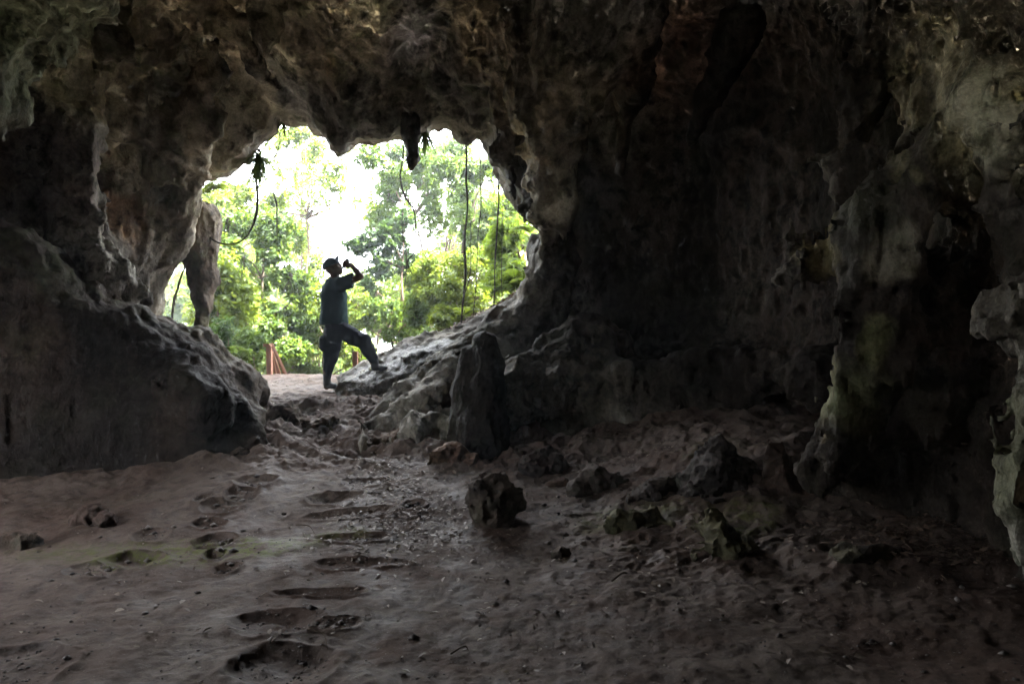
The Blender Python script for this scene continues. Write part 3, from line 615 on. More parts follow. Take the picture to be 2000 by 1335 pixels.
B = [
 rk(960, 1030, 100, 120, 'tall dark upright boulder with a pitted grey top standing on the open floor', [(-10, -72, 0, 40), (5, -88, .02, 30), (0, -45, 0, 37), (15, -15, .02, 30), (30, -55, .03, 28)], seed=1, amp=.02, tintc=(.75, .7, .68), spots=[(955, 912, 4.75, .12, (1.9, 1.95, 2.0))]),  # pale spot puts light from above into the colour of the top
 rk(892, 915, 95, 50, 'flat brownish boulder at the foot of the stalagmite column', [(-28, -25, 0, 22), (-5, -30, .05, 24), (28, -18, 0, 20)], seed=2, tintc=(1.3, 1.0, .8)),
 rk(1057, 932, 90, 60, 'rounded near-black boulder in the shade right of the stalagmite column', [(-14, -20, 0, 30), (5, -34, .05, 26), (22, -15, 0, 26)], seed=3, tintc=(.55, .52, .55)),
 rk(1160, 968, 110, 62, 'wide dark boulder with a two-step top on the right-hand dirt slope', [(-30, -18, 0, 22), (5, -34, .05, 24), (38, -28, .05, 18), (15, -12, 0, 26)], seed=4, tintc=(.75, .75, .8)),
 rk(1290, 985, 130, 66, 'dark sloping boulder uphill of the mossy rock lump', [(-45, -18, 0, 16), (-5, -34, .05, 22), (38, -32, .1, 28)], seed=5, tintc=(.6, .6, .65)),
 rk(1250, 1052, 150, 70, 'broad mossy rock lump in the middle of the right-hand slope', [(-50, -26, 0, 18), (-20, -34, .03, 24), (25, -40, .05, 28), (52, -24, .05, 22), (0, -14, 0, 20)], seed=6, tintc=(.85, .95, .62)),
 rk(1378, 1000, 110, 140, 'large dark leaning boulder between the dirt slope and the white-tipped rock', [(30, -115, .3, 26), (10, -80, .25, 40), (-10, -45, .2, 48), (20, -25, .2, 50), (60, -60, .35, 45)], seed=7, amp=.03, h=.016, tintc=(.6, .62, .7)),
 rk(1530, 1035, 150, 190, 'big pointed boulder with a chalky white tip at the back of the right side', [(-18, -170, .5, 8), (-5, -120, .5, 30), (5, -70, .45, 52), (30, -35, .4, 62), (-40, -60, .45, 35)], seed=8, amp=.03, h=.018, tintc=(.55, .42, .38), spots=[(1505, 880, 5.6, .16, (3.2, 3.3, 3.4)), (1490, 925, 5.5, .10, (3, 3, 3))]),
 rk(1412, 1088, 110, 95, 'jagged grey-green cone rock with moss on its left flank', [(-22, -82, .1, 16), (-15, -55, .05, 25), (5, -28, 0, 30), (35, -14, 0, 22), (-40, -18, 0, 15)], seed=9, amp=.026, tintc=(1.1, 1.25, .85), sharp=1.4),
 rk(1092, 1092, 46, 36, 'small pale-topped stone on the floor below the slope', [(-6, -16, 0, 14), (8, -14, 0, 14)], seed=10, amp=.012, tintc=(1.2, 1.2, 1.25), h=.007),
 rk(1652, 1105, 66, 62, 'ragged leaning rock left of the flat block near the right wall', [(-18, -30, .05, 12), (0, -48, .05, 8), (5, -18, 0, 18)], seed=11, amp=.018, tintc=(.8, .9, .7)),
 rk(1715, 1108, 90, 48, 'flat-topped black block on the floor near the right wall', [(-28, -22, 0, 20), (5, -24, .03, 22), (32, -24, .05, 18)], seed=12, amp=.012, tintc=(.4, .38, .38)),
 rk(178, 1032, 90, 50, 'dark angular rock on the left side of the floor', [(-28, -18, 0, 16), (2, -28, .05, 20), (28, -18, 0, 18)], seed=13, amp=.016, tintc=(.65, .5, .48)),
 rk(60, 1085, 150, 50, 'low dark rock half sunk in the floor at the left edge of the frame', [(-50, -18, 0, 22), (0, -22, 0, 20), (50, -8, 0, 14)], seed=14, amp=.016, tintc=(.55, .45, .42)),
 rk(1235, 1085, 70, 24, 'cluster-like low crumbling stone in front of the mossy lump', [(-22, -8, 0, 9), (5, -12, 0, 11), (26, -6, 0, 8)], seed=15, amp=.014, h=.008),
 rk(1095, 1055, 90, 20, 'thin flat slab lying behind the small pale-topped stone', [(-35, -4, 0, 6), (0, -8, 0, 9), (35, -10, 0, 8)], seed=16, amp=.008, h=.008, tintc=(.7, .7, .72)),
 rk(1205, 1015, 60, 28, 'small dark stone on the slope left of the mossy lump', [(-16, -8, 0, 10), (10, -12, 0, 13)], seed=17, amp=.01, h=.008, tintc=(.7, .7, .7)),
 rk(1120, 1015, 60, 22, 'low stone lying right of the tall upright boulder', [(-14, -6, 0, 10), (14, -8, 0, 11)], seed=18, amp=.01, h=.008, tintc=(.8, .8, .8)),
 rk(1090, 952, 50, 24, 'wedge of stone leaning below the near-black boulder', [(-18, -6, 0, 7), (12, -14, 0, 9)], seed=19, amp=.008, h=.008, tintc=(.8, .65, .6)),
 rk(1130, 958, 40, 22, 'reddish stone chip beside the two-step boulder', [(-8, -7, 0, 8), (8, -9, 0, 9)], seed=20, amp=.008, h=.008, tintc=(1.2, .7, .55)),
 rk(1010, 985, 36, 22, 'fist-sized stone touching the right side of the upright boulder', [(-4, -8, 0, 9), (8, -6, 0, 8)], seed=21, amp=.008, h=.007, tintc=(.6, .6, .6)),
 rk(555, 1000, 12, 7, 'tiny pebble on the path left of the carved steps', [(-2, -2, 0, 3), (2, -2, 0, 3)], seed=22, amp=.003, h=.004),
 # craggy blocks of the ramp
 rk(545, 858, 90, 70, 'dark craggy block at the foot of the rock mass beside the path', [(-25, -35, .4, 30), (5, -50, .5, 28), (35, -25, .4, 22)], seed=23, amp=.03, h=.016, tintc=(.8, .75, .68)),
 rk(640, 862, 90, 50, 'low craggy block in the middle of the ramp', [(-25, -22, .3, 20), (5, -28, .35, 22), (32, -16, .3, 16)], seed=24, amp=.03, h=.014, tintc=(.9, .8, .72)),
 rk(735, 835, 90, 50, 'knobbly rock step right of the wet gully', [(-30, -22, .5, 18), (5, -30, .6, 22), (32, -22, .5, 16)], seed=25, amp=.03, h=.014, tintc=(1, .95, .8)),
 rk(560, 905, 60, 40, 'small knob of rock where the ramp meets the floor', [(-14, -14, .1, 16), (12, -18, .12, 15)], seed=26, amp=.02, h=.012, tintc=(.85, .78, .7)),
 rk(455, 905, 70, 34, 'dark stub of rock at the floor under the right end of the big rock mass', [(-20, -10, 0, 14), (8, -18, .05, 16), (26, -8, 0, 11)], seed=28, amp=.02, h=.012, tintc=(.55, .5, .45)),
 rk(395, 915, 50, 26, 'small dark stone against the foot of the big rock mass', [(-12, -8, 0, 10), (10, -12, 0, 12)], seed=29, amp=.014, h=.01, tintc=(.5, .45, .4)),
 rk(505, 900, 60, 50, 'dark knob of rock where the big rock mass meets the path', [(-12, -20, .1, 20), (10, -14, .05, 18)], seed=30, amp=.022, h=.012, tintc=(.6, .55, .48)),
 rk(800, 885, 150, 55, 'long dark rock shelf with a brown top below the flowstone bank', [(-60, -25, .15, 16), (-10, -32, .2, 22), (40, -34, .2, 24), (70, -25, .2, 22)], seed=27, amp=.03, h=.016, tintc=(.9, .75, .65)),
]
log('rocks')

# ------------------------------------------------------------------ tubes, leaves
def tube(pts, r, sides=6, wig=0.0, seed=0, sub=6):
    pts = np.array(pts, float); r = np.array(r, float) if np.ndim(r) else np.full(len(pts), r)
    n = len(pts); t = np.linspace(0, n - 1, (n - 1) * sub + 1)
    def cr(a):
        i = np.clip(np.floor(t).astype(int), 0, n - 2); f = (t - i)[:, None]
        p0 = a[np.maximum(i - 1, 0)]; p1 = a[i]; p2 = a[i + 1]; p3 = a[np.minimum(i + 2, n - 1)]
        return .5 * (2 * p1 + (p2 - p0) * f + (2 * p0 - 5 * p1 + 4 * p2 - p3) * f ** 2 + (3 * p1 - p0 - 3 * p2 + p3) * f ** 3)
    c = cr(pts) if n > 2 else pts[0] + (pts[1] - pts[0]) * (t / (n - 1))[:, None]; rr = np.interp(t, np.arange(n), r)
    if wig:
        w_ = np.stack([vnoise((c * 2.2).astype(np.float32), seed % 5 + k) for k in range(3)], 1); c = c + w_ * wig
    T = np.gradient(c, axis=0); T /= np.linalg.norm(T, axis=1, keepdims=True) + 1e-9
    up = np.array([.13, .97, .2]); A = np.cross(T, up); A /= np.linalg.norm(A, axis=1, keepdims=True) + 1e-9; Bv = np.cross(T, A)
    an = np.arange(sides) / sides * 2 * math.pi
    V = (c[:, None] + (A[:, None] * np.cos(an)[None, :, None] + Bv[:, None] * np.sin(an)[None, :, None]) * rr[:, None, None]).reshape(-1, 3)
    m = len(c); i = np.arange(m - 1)[:, None] * sides; k = np.arange(sides)[None]
    Q = np.stack([i + k, i + (k + 1) % sides, i + sides + (k + 1) % sides, i + sides + k], -1).reshape(-1, 4)
    return V, Q
def joinm(parts):
    Vs, Qs, o = [], [], 0
    for V, Q in parts: Vs.append(V); Qs.append(Q + o); o += len(V)
    return np.concatenate(Vs), np.concatenate(Qs)
RG = np.random.RandomState(11)
def unit(v): return v / (np.linalg.norm(v, axis=-1, keepdims=True) + 1e-9)
LT = np.array([(0, 0, 0), (.25, .36, .05), (.62, .34, .02), (1, 0, -.18), (.62, -.34, .02), (.25, -.36, .05), (.45, 0, -.03)])
LQ = np.array([(0, 6, 2, 1), (6, 3, 3, 2), (0, 5, 4, 6), (6, 4, 3, 3)])
def leaves(base, direc, length, wid, up=None, jit=.35):
    n = len(base); d = unit(direc)
    u = np.tile([0, 0, 1.0], (n, 1)) + RG.randn(n, 3) * jit if up is None else up
    s = unit(np.cross(u, d)); u2 = np.cross(d, s)
    L = np.asarray(length).reshape(-1, 1, 1) * np.ones((n, 1, 1)); w_ = wid
    t = LT[None]
    V = base[:, None] + (d[:, None] * t[..., 0:1] + s[:, None] * t[..., 1:2] * w_ + u2[:, None] * t[..., 2:3]) * L
    off = np.arange(n)[:, None, None] * 7
    tri = np.array([(0, 6, 1), (1, 6, 2), (6, 3, 2), (0, 5, 6), (5, 4, 6), (6, 4, 3)])
    return V.reshape(-1, 3), (tri[None] + off).reshape(-1, 3)
L_fresh = leaf_mat('fresh_leaf', (.07, .12, .018), (.14, .19, .028))
L_mid = leaf_mat('green_leaf', (.04, .08, .016), (.085, .135, .025))
L_deep = leaf_mat('deep_green_leaf', (.03, .062, .02), (.06, .11, .03), .4)
L_yel = leaf_mat('yellow_green_leaf', (.09, .16, .025), (.15, .22, .035), .55)
M_bark = plain_mat('bark', (.10, .075, .055), .9, .1, .4, 14, .02)
M_vine = plain_mat('vine_bark', (.045, .038, .03), .9, .1, .4, 40, .004)
def crown_leaves(blobs, Lm, wid, per, droop=.35):
    Ps = []; 
    for (px, py, Y, rx, ry, n) in blobs:
        c = W(px, py, Y); k = n
        q = RG.randn(k, 3); q = unit(q) * (RG.rand(k, 1) ** .45)
        q *= np.array([rx / F0 * Y, (rx + ry) / 2 / F0 * Y * .9, ry / F0 * Y]); Ps.append(c + q)
    C = np.concatenate(Ps); n = len(C)
    axis = unit(RG.randn(n, 3) * .7 + np.array([0, -.1, .35]))
    ref = unit(np.cross(axis, RG.randn(n, 3))); r2 = np.cross(axis, ref)
    B_, D_, Ls = [], [], []
    for k in range(per):
        a = 2 * math.pi * k / per + RG.rand(n) * .7
        ca, sa = np.cos(a)[:, None], np.sin(a)[:, None]
        d = unit(ref * ca + r2 * sa + axis * (RG.rand(n, 1) * .7 - droop) + np.array([0, 0, -.22]))
        B_.append(C + axis * (RG.rand(n, 1) * Lm * .9)); D_.append(d); Ls.append(Lm * (.55 + .7 * RG.rand(n)))
    ups = [unit(axis + RG.randn(n, 3) * .35) for _ in range(per)]
    V, T = leaves(np.concatenate(B_), np.concatenate(D_), np.concatenate(Ls), wid, np.concatenate(ups))
    return V, T, C
def tree(label, base, blobs, mat, Lm=.16, wid=.8, per=7, tr=.05, cat='tree', name='tree', group=None, twigs=True, mid=None):
    b = W(*base); b[2] = gheight(np.array([b[0]]), np.array([b[1]]))[0] - .05
    root = empty(name, b); tag(root, label, cat, group)
    V, T, C = crown_leaves([(a, b_, c_, d_ * 1.12, e_ * 1.12, int(n_ * 3.4)) for a, b_, c_, d_, e_, n_ in blobs], Lm * .66, wid * .85, per)
    mesh_np('crown', V - b, T, mat, root, smooth=False)
    parts = []; top = np.array([W(p[0], p[1], p[2]) for p in blobs])
    order = np.argsort(top[:, 2]); cen = top.mean(0)
    m1 = W(*mid) if mid else b + (cen - b) * .5 + np.array([RG.randn() * .1, 0, 0])
    hi = top[order[-1]]
    parts.append(tube([b, b + (m1 - b) * .5 + RG.randn(3) * .06, m1, (m1 + hi) / 2 + RG.randn(3) * .08, hi], [tr, tr * .85, tr * .65, tr * .45, tr * .15], 7, .04, 1))
    trunk_line = np.array([b, m1, (m1 + hi) / 2, hi])
    for k, t_ in enumerate(top):
        s = trunk_line[np.argmin(np.linalg.norm(trunk_line - t_, axis=1) + np.maximum(trunk_line[:, 2] - t_[2], 0) * 2)]
        parts.append(tube([s, (s + t_) / 2 + RG.randn(3) * .1 + np.array([0, 0, .05]), t_], [tr * .45, tr * .3, tr * .12], 5, .05, k))
    if twigs:
        sel = C[RG.rand(len(C)) < .3]
        j = np.argmin(np.linalg.norm(sel[:, None] - top[None], axis=2), axis=1)
        for c, q in zip(sel, top[j]):
            m = (c + q) / 2 + RG.randn(3) * .04
            parts.append(tube([q, m, c], [tr * .13, tr * .10, tr * .05], 3, 0, 0, 2))
    Vt, Qt = joinm(parts)
    mesh_np('trunk', Vt - b, Qt, M_bark, root)
    return root
def spread(x0, x1, y0, y1, Y0, Y1, n, rx, ry, per):
    return [(RG.uniform(x0, x1), RG.uniform(y0, y1), RG.uniform(Y0, Y1), rx * RG.uniform(.7, 1.3), ry * RG.uniform(.7, 1.3), per) for _ in range(n)]
TREES = [
 # label, base px, blobs, mat, Lm, wid
 ('bushy green tree filling the middle of the left part of the cave mouth', (500, 800, 13), spread(430, 600, 440, 570, 12.5, 14, 11, 34, 30, 42), L_mid, .15, .75),
 ('yellow-green tree leaning in from the left edge of the mouth below the looped vine', (420, 800, 12), spread(395, 500, 470, 640, 11.6, 12.8, 9, 34, 34, 34), L_fresh, .17, .7),
 ('tree with broad drooping leaves behind the top of the looped vine', (430, 800, 14), [(420, 400, 13.5, 28, 34, 32), (455, 380, 14, 34, 22, 34), (410, 450, 13.5, 20, 30, 24), (470, 420, 14, 22, 22, 18), (540, 400, 14.5, 20, 24, 14), (565, 470, 14.5, 26, 30, 26)], L_fresh, .22, .6),
 ('tall thin tree whose pale sparse top shows left of the hanging rock tooth', (560, 800, 17), [(560, 270, 16, 26, 22, 16), (590, 262, 16, 22, 14, 12), (615, 290, 16, 20, 20, 10), (560, 330, 17, 22, 22, 9), (590, 350, 17, 20, 16, 7), (640, 350, 17, 20, 12, 8), (655, 330, 16, 24, 18, 12), (660, 360, 16, 20, 16, 8)], L_fresh, .17, .75),
 ('leafy tree whose crown fills the upper middle of the mouth behind the long stalactite', (840, 760, 15), spread(700, 930, 285, 350, 14, 16, 12, 30, 20, 24) + spread(740, 850, 350, 440, 14, 16, 7, 26, 30, 24), L_mid, .16, .75),
 ('slender grey-barked tree right of the white gap with leaves down to waist height', (905, 760, 14), [(880, 330, 14, 24, 30, 20), (905, 380, 14, 26, 26, 20), (900, 430, 14, 22, 26, 20), (950, 330, 14, 18, 26, 16), (930, 470, 14, 30, 30, 34), (960, 420, 14, 22, 26, 22), (990, 470, 14, 26, 26, 26)], L_mid, .15, .8),
 ('tree with dusky hanging foliage between the raised arm and the straight vines', (800, 760, 13), [(700, 480, 13.5, 26, 16, 20), (725, 470, 13.5, 24, 18, 20), (745, 520, 13.5, 22, 30, 24), (770, 480, 13.5, 26, 28, 26), (800, 520, 13.5, 26, 26, 28), (720, 560, 13.5, 16, 12, 8), (790, 430, 13.5, 22, 24, 18), (820, 560, 13.5, 24, 24, 24), (760, 450, 13.5, 24, 16, 14)], L_deep, .16, .85),
 ('dense shrubby tree behind the knee of the standing person', (760, 800, 13), spread(715, 830, 570, 660, 12, 14, 10, 30, 26, 32), L_mid, .13, .75),
 ('bright low tree directly behind the person and the timber post', (610, 820, 14), spread(560, 720, 570, 700, 12.5, 15, 15, 34, 26, 30), L_fresh, .15, .65),
 ('low bright shrubby tree behind the stair railing', (520, 820, 13), spread(440, 600, 620, 725, 12, 14, 14, 30, 24, 34), L_mid, .15, .75),
 ('fine-leaved bush tree at the foot of the straight vines', (900, 700, 12), spread(820, 960, 500, 610, 11.4, 12.6, 12, 28, 28, 30), L_fresh, .14, .6),
 ('broad-leaved green sapling beside the right lip of the mouth', (985, 640, 11.4), spread(960, 1030, 440, 560, 11, 11.8, 8, 26, 26, 18), L_yel, .2, .6),
 ('feathery tree whose thin outer sprays reach into the white gap from the left', (590, 800, 18), spread(600, 680, 280, 330, 17, 19, 4, 26, 16, 9) + spread(560, 620, 400, 560, 17, 19, 8, 26, 26, 14) + spread(700, 760, 400, 450, 17, 19, 4, 26, 18, 10), L_fresh, .16, .75),
 ('tall tree closing the gap behind the vertical vines', (880, 780, 19), spread(840, 1000, 300, 520, 18, 21, 12, 34, 34, 26), L_fresh, .18, .75),
 ('yellow-green tree glowing behind the right lip of the mouth', (1040, 600, 14), spread(970, 1060, 390, 480, 13, 15, 6, 30, 26, 30), L_yel, .17, .7),
]
TREES += [
 ('wispy pale tree whose scattered leaves dot the sky left of the rock tooth', (600, 800, 16), spread(500, 640, 260, 430, 15, 17, 14, 30, 24, 7) + spread(640, 730, 300, 420, 15, 17, 6, 26, 22, 4), L_fresh, .15, .6),
 ('wispy tree dotting the sky between the S-shaped vine and the vertical vines', (850, 800, 16), spread(820, 960, 340, 540, 15, 17, 14, 30, 28, 9), L_mid, .15, .6),
 ('wispy yellow-green tree behind the raised arm of the person', (740, 800, 15), spread(690, 800, 520, 640, 14, 16, 10, 28, 24, 14), L_yel, .15, .6),
 ('unseen canopy tree added above the mouth of the cave on the left to cut skylight', (150, 800, 12.5), spread(0, 700, -620, -180, 11.5, 15, 16, 110, 70, 30), L_mid, .2, .75),  # this and the next tree: added out of frame to dim skylight on the ledge
 ('unseen canopy tree added above the mouth of the cave on the right to cut skylight', (1250, 560, 13.5), spread(650, 1400, -620, -180, 11.5, 15, 16, 110, 70, 30), L_deep, .2, .75),
]
for k, (lb, base, blobs, mat, Lm, wid) in enumerate(TREES):
    tree(lb, base, blobs, mat, Lm, wid, per=7, tr=.045)
# shrubs just outside
SHR = [
 ('large-leaved shrub growing beside the railing post', (500, 760, 11.6), spread(470, 520, 650, 710, 11.2, 11.8, 4, 24, 22, 16), L_mid, .2),
 ('small leafy shrub at the foot of the left rock mass outside', (450, 760, 10.9), spread(410, 465, 630, 690, 10.8, 11.2, 4, 20, 18, 18), L_deep, .14),
 ('ferny shrub on the leaf-strewn bank left of the straight vines', (870, 660, 11), spread(850, 900, 600, 635, 10.8, 11.2, 4, 20, 14, 18), L_fresh, .12),
 ('broad-leaved shrub on the bank between the thickest vine and the right lip', (1000, 600, 10.9), spread(975, 1025, 500, 560, 10.7, 11.1, 4, 22, 18, 12), L_yel, .2),
]
for (lb, base, blobs, mat, Lm) in SHR: tree(lb, base, blobs, mat, Lm, .6, per=6, tr=.014, cat='shrub', name='shrub', twigs=True)
# far wood as one mass beyond the trees
V, T, C = crown_leaves(spread(250, 1150, 560, 740, 20, 30, 60, 60, 44, 55) + spread(300, 560, 480, 600, 20, 26, 12, 50, 40, 50) + spread(900, 1150, 380, 600, 20, 26, 10, 46, 44, 40), .3, .8, 7)
fw = mesh_np('distant_wood', V, T, L_fresh, smooth=False); tag(fw, 'bright hazy mass of forest foliage far beyond the mouth of the cave', 'forest', kind='stuff')
log('trees', len(T))

# ------------------------------------------------------------------ vines
def vine(pts, r, label, group=None, wig=.02, seed=0):
    P = np.array([W(*p) for p in pts]); rr = r * .8 * (1 + .3 * RG.randn(len(P))).clip(.55, 1.5); parts = [tube(P, rr, 6, wig, seed, 8)]
    if r > .004:
        for _ in range(int(len(P) * 1.6)):
            k = RG.randint(0, len(P) - 1); t = RG.rand(); a = P[k] * (1 - t) + P[k + 1] * t; d = np.array([RG.randn() * .07, RG.randn() * .05, -.04 - .12 * RG.rand()])
            parts.append(tube([a, a + d * .5 + RG.randn(3) * .012, a + d], [r * .3, r * .2, r * .08], 4, 0, 0, 3))
    V, Q = joinm(parts)
    o = mesh_np('vine', V, Q, M_vine, loc=P[0]); tag(o, label, 'vine', group); return o
G = 'vines hanging in the mouth of the cave'
vine([(500, 300, 9.2), (503, 350, 9.2), (505, 380, 9.2), (499, 420, 9.2), (480, 460, 9.2), (452, 476, 9.2), (420, 470, 9.2), (395, 440, 9.2), (384, 400, 9.2), (390, 375, 9.2)], .018, 'dark vine sagging in a deep U-shaped loop at the left of the mouth', G)
vine([(790, 250, 9.3), (786, 320, 9.3), (783, 345, 9.3), (790, 380, 9.3), (810, 410, 9.3), (812, 450, 9.3), (808, 490, 9.3), (795, 512, 9.3), (805, 535, 9.3)], .013, 'curving S-shaped vine hanging beside the long stalactite', G, .03, 1)
vine([(910, 240, 9.5), (911, 300, 9.5), (913, 350, 9.5), (912, 420, 9.5), (908, 500, 9.5), (904, 560, 9.6), (903, 640, 9.7)], .016, 'thick straight vine nearest the middle of the mouth, left of the others', G, .03, 2)
vine([(938, 260, 9.5), (938, 330, 9.5), (937, 400, 9.5), (933, 480, 9.5), (930, 560, 9.6), (925, 620, 9.7)], .008, 'thin straight vine between the two thick vertical vines', G, .02, 3)
vine([(975, 330, 9.6), (974, 400, 9.6), (970, 480, 9.6), (968, 540, 9.7), (966, 600, 9.8)], .015, 'thick straight vine nearest the right lip of the mouth', G, .02, 4)
vine([(982, 350, 9.7), (981, 450, 9.7), (979, 580, 9.8)], .004, 'hair-thin vine just right of the thickest straight vines', G, .01, 5)
vine([(920, 430, 9.9), (918, 520, 9.9), (912, 570, 9.9), (903, 620, 9.9)], .007, 'thin leaning stem crossing behind the thick middle vine', G, .04, 6)
vine([(785, 400, 10.2), (788, 440, 10.2), (792, 500, 10.2), (790, 560, 10.2)], .006, 'thin pale stem behind the S-shaped vine', G, .04, 7)
vine([(540, 250, 9.4), (545, 270, 9.4), (537, 300, 9.4), (522, 320, 9.4)], .008, 'short crooked root hanging from the upper left edge of the mouth', G, .03, 8)
vine([(530, 340, 9.9), (535, 380, 9.9), (541, 400, 9.9), (541, 450, 9.9)], .012, 'short hanging stem right of the looped vine', G, .03, 9)
vine([(362, 520, 10.2), (350, 560, 10.2), (340, 590, 10.2), (337, 640, 10.2)], .022, 'curved branch seen through the small window left of the pillar', G, .03, 10)
vine([(300, 100, 8.0), (420, 300, 8.9)], .001, 'x') if False else None
M_root = plain_mat('root_bark', (.06, .05, .04), .9, .1, .4, 40, .004)
# air plants
def tuft(loc_px, n, L, label, mat, down=.5, seed=0):
    b = W(*loc_px); root = empty('air_plant', b); tag(root, label, 'plant', 'air plants hanging at the mouth of the cave')
    d = unit(RG.randn(n, 3) * .55 + np.array([0, 0, -down])); Vs, Fs = [], []
    segs = 5
    for k in range(n):
        dd = d[k].copy(); p = np.zeros(3); s = unit(np.cross(dd, [0.1, .2, 1.0])); Lk = L * (.6 + .6 * RG.rand()); pts = []
        for i in range(segs + 1):
            wd = .0085 * (1 - (i / segs) ** 1.5) + .001; pts += [p - s * wd, p + s * wd]
            p = p + dd * Lk / segs; dd = unit(dd + np.array([0, 0, -.15]))
        o = len(Vs) * 2 * (segs + 1); Vs.append(np.array(pts)); i = np.arange(segs)[:, None] * 2
        Fs.append((np.array([[0, 1, 3, 2]]) + i) + o)
    mesh_np('strap_leaves', np.concatenate(Vs), np.concatenate(Fs), mat, root, smooth=False)
    rr = np.concatenate([tube([(0, 0, .12), (RG.randn() * .02, RG.randn() * .02, 0), (RG.randn() * .08, RG.randn() * .06, -.2 * L / .3 * RG.rand() - .05)], [.006, .005, .002], 4, 0, 0, 2)[0] for _ in range(1)])
    parts = [tube([(0, 0, .1), (RG.randn() * .03, RG.randn() * .03, 0), (RG.randn() * .09, RG.randn() * .07, -.12 - .2 * RG.rand())], [.006, .006, .002], 4, 0, 0, 2) for _ in range(10)]
    Vt, Qt = joinm(parts); mesh_np('roots', Vt, Qt, M_vine, root)
tuft((507, 305, 9.2), 130, .42, 'large tuft of strap leaves hanging above the looped vine', L_mid, .5)
tuft((503, 335, 9.2), 80, .26, 'dark clump of dry leaves just under the large hanging tuft', L_deep, .2)
tuft((830, 258, 9.1), 90, .34, 'grassy tuft hanging right of the long stalactite', L_deep, .7)
tuft((556, 240, 9.3), 30, .22, 'small tuft sprouting at the highest point of the mouth', L_mid, .6)
tuft((445, 437, 10.6), 24, .2, 'small dry tuft perched on a branch inside the vine loop', L_deep, .1)
tuft((478, 512, 11), 30, .2, 'dusky tuft perched on a branch below the looped vine', L_deep, .1)
tuft((568, 545, 11), 30, .2, 'small dusky tuft perched on a branch left of the head of the person', L_deep, .1)
# ferns on the right lip
def fern(loc_px, n, L, label, mat):
    b = W(*loc_px); root = empty('fern', b); tag(root, label, 'fern')
    Bs, Ds, Ls, st = [], [], [], []
    for k in range(n):
        a = RG.rand() * 2 * math.pi; dd = unit(np.array([math.cos(a), math.sin(a) * .7, 1.0 + RG.rand() * .6])); p = np.zeros(3); Lk = L * (.7 + .5 * RG.rand()); N_ = 14; pts = [p.copy()]
        for i in range(N_):
            p = p + dd * Lk / N_; dd = unit(dd + np.array([0, 0, -.13])); side = unit(np.cross(dd, [0, 0, 1.0])); pts.append(p.copy())
            l = Lk * .28 * math.sin(math.pi * min(1, (i + 2) / (N_ + 1)) ** .8) + .01
            for s in (-1, 1): Bs.append(p.copy()); Ds.append(side * s + dd * .35); Ls.append(l)
        st.append(tube(np.array(pts)[::3], .003, 3, 0, 0, 1))
    V, T = leaves(np.array(Bs), np.array(Ds), np.array(Ls), .32, jit=.1)
    mesh_np('fronds', V, T, mat, root, smooth=False); Vt, Qt = joinm(st); mesh_np('stalks', Vt, Qt, M_vine, root)
fern((1035, 455, 9.9), 9, .3, 'bright fern under the hanging rock at the right lip', L_yel)
fern((1005, 545, 10.1), 9, .4, 'fern among the vines low beside the right lip', L_yel)
fern((905, 618, 10.1), 8, .3, 'small fern at the foot of the thick middle vine', L_fresh)
fern((960, 575, 10.2), 8, .35, 'fern between the two thick straight vines', L_mid)
fern((470, 700, 10.9), 9, .4, 'dark fern outside beside the left rock mass', L_mid)
fern((400, 380, 10.4), 10, .5, 'large drooping fern at the upper left corner of the mouth', L_fresh)
log('plants')

# ------------------------------------------------------------------ timber stair railing and post
M_wood = plain_mat('brown_timber', (.17, .075, .045), .7, .25, .3, 25, .003)
M_wood2 = plain_mat('pale_timber', (.42, .26, .17), .7, .25, .2, 25, .002)
def beam(a, b, wx, wy, bev=.006):
    a = np.array(a); b = np.array(b); t = unit(b - a); s = unit(np.cross(t, [0, 1.0, 0.02])); u = np.cross(s, t)
    ring = [(-1, -1 + .1), (-1 + .1, -1), (1 - .1, -1), (1, -1 + .1), (1, 1 - .1), (1 - .1, 1), (-1 + .1, 1), (-1, 1 - .1)]
    V = []
    for p in (a, b):
        for x, y in ring: V.append(p + s * x * wx / 2 + u * y * wy / 2)
    V = np.array(V); Q = [(k, (k + 1) % 8, 8 + (k + 1) % 8, 8 + k) for k in range(8)]
    Q += [(0, 1, 2, 3), (0, 3, 4, 7), (4, 5, 6, 7), (8, 9, 10, 11), (8, 11, 12, 15), (12, 13, 14, 15)]
    return V, np.array(Q)
rb = W(526, 735, 10.75); rail = empty('stair_railing', rb); tag(rail, 'brown timber stair railing descending outside the mouth left of the person', 'railing')
def bm(name, a, b, wx, wy, mat, par, rb): V, Q = beam(np.array(a) - rb, np.array(b) - rb, wx, wy); mesh_np(name, V, Q, mat, par, smooth=False)
bm('post', W(527, 745, 10.75), W(526, 677, 10.75), .078, .078, M_wood, rail, rb)
bm('post_cap', W(523, 677, 10.75), W(523, 671, 10.75), .115, .10, M_wood, rail, rb)
bm('handrail', W(531, 673, 10.75), W(560, 735, 11.4), .03, .07, M_wood, rail, rb)
for (x0, y0, x1, y1) in ((531, 684, 530, 738), (532, 686, 541, 738), (533, 686, 552, 740)):
    bm('baluster', W(x0, y0, 10.8), W(x1, y1, 11.2), .013, .02, M_wood2, rail, rb)
bm('side_board', W(529, 690, 10.9), W(545, 742, 11.4), .10, .015, M_wood, rail, rb)
pb = W(694, 725, 10.6); p2 = empty('timber_post', pb); tag(p2, 'short brown timber post standing behind the legs of the person', 'post')
bm('post', W(694, 735, 10.6), W(694, 688, 10.6), .075, .075, M_wood, p2, pb); bm('post_cap', W(694, 688, 10.6), W(694, 686, 10.6), .079, .079, M_wood, p2, pb)

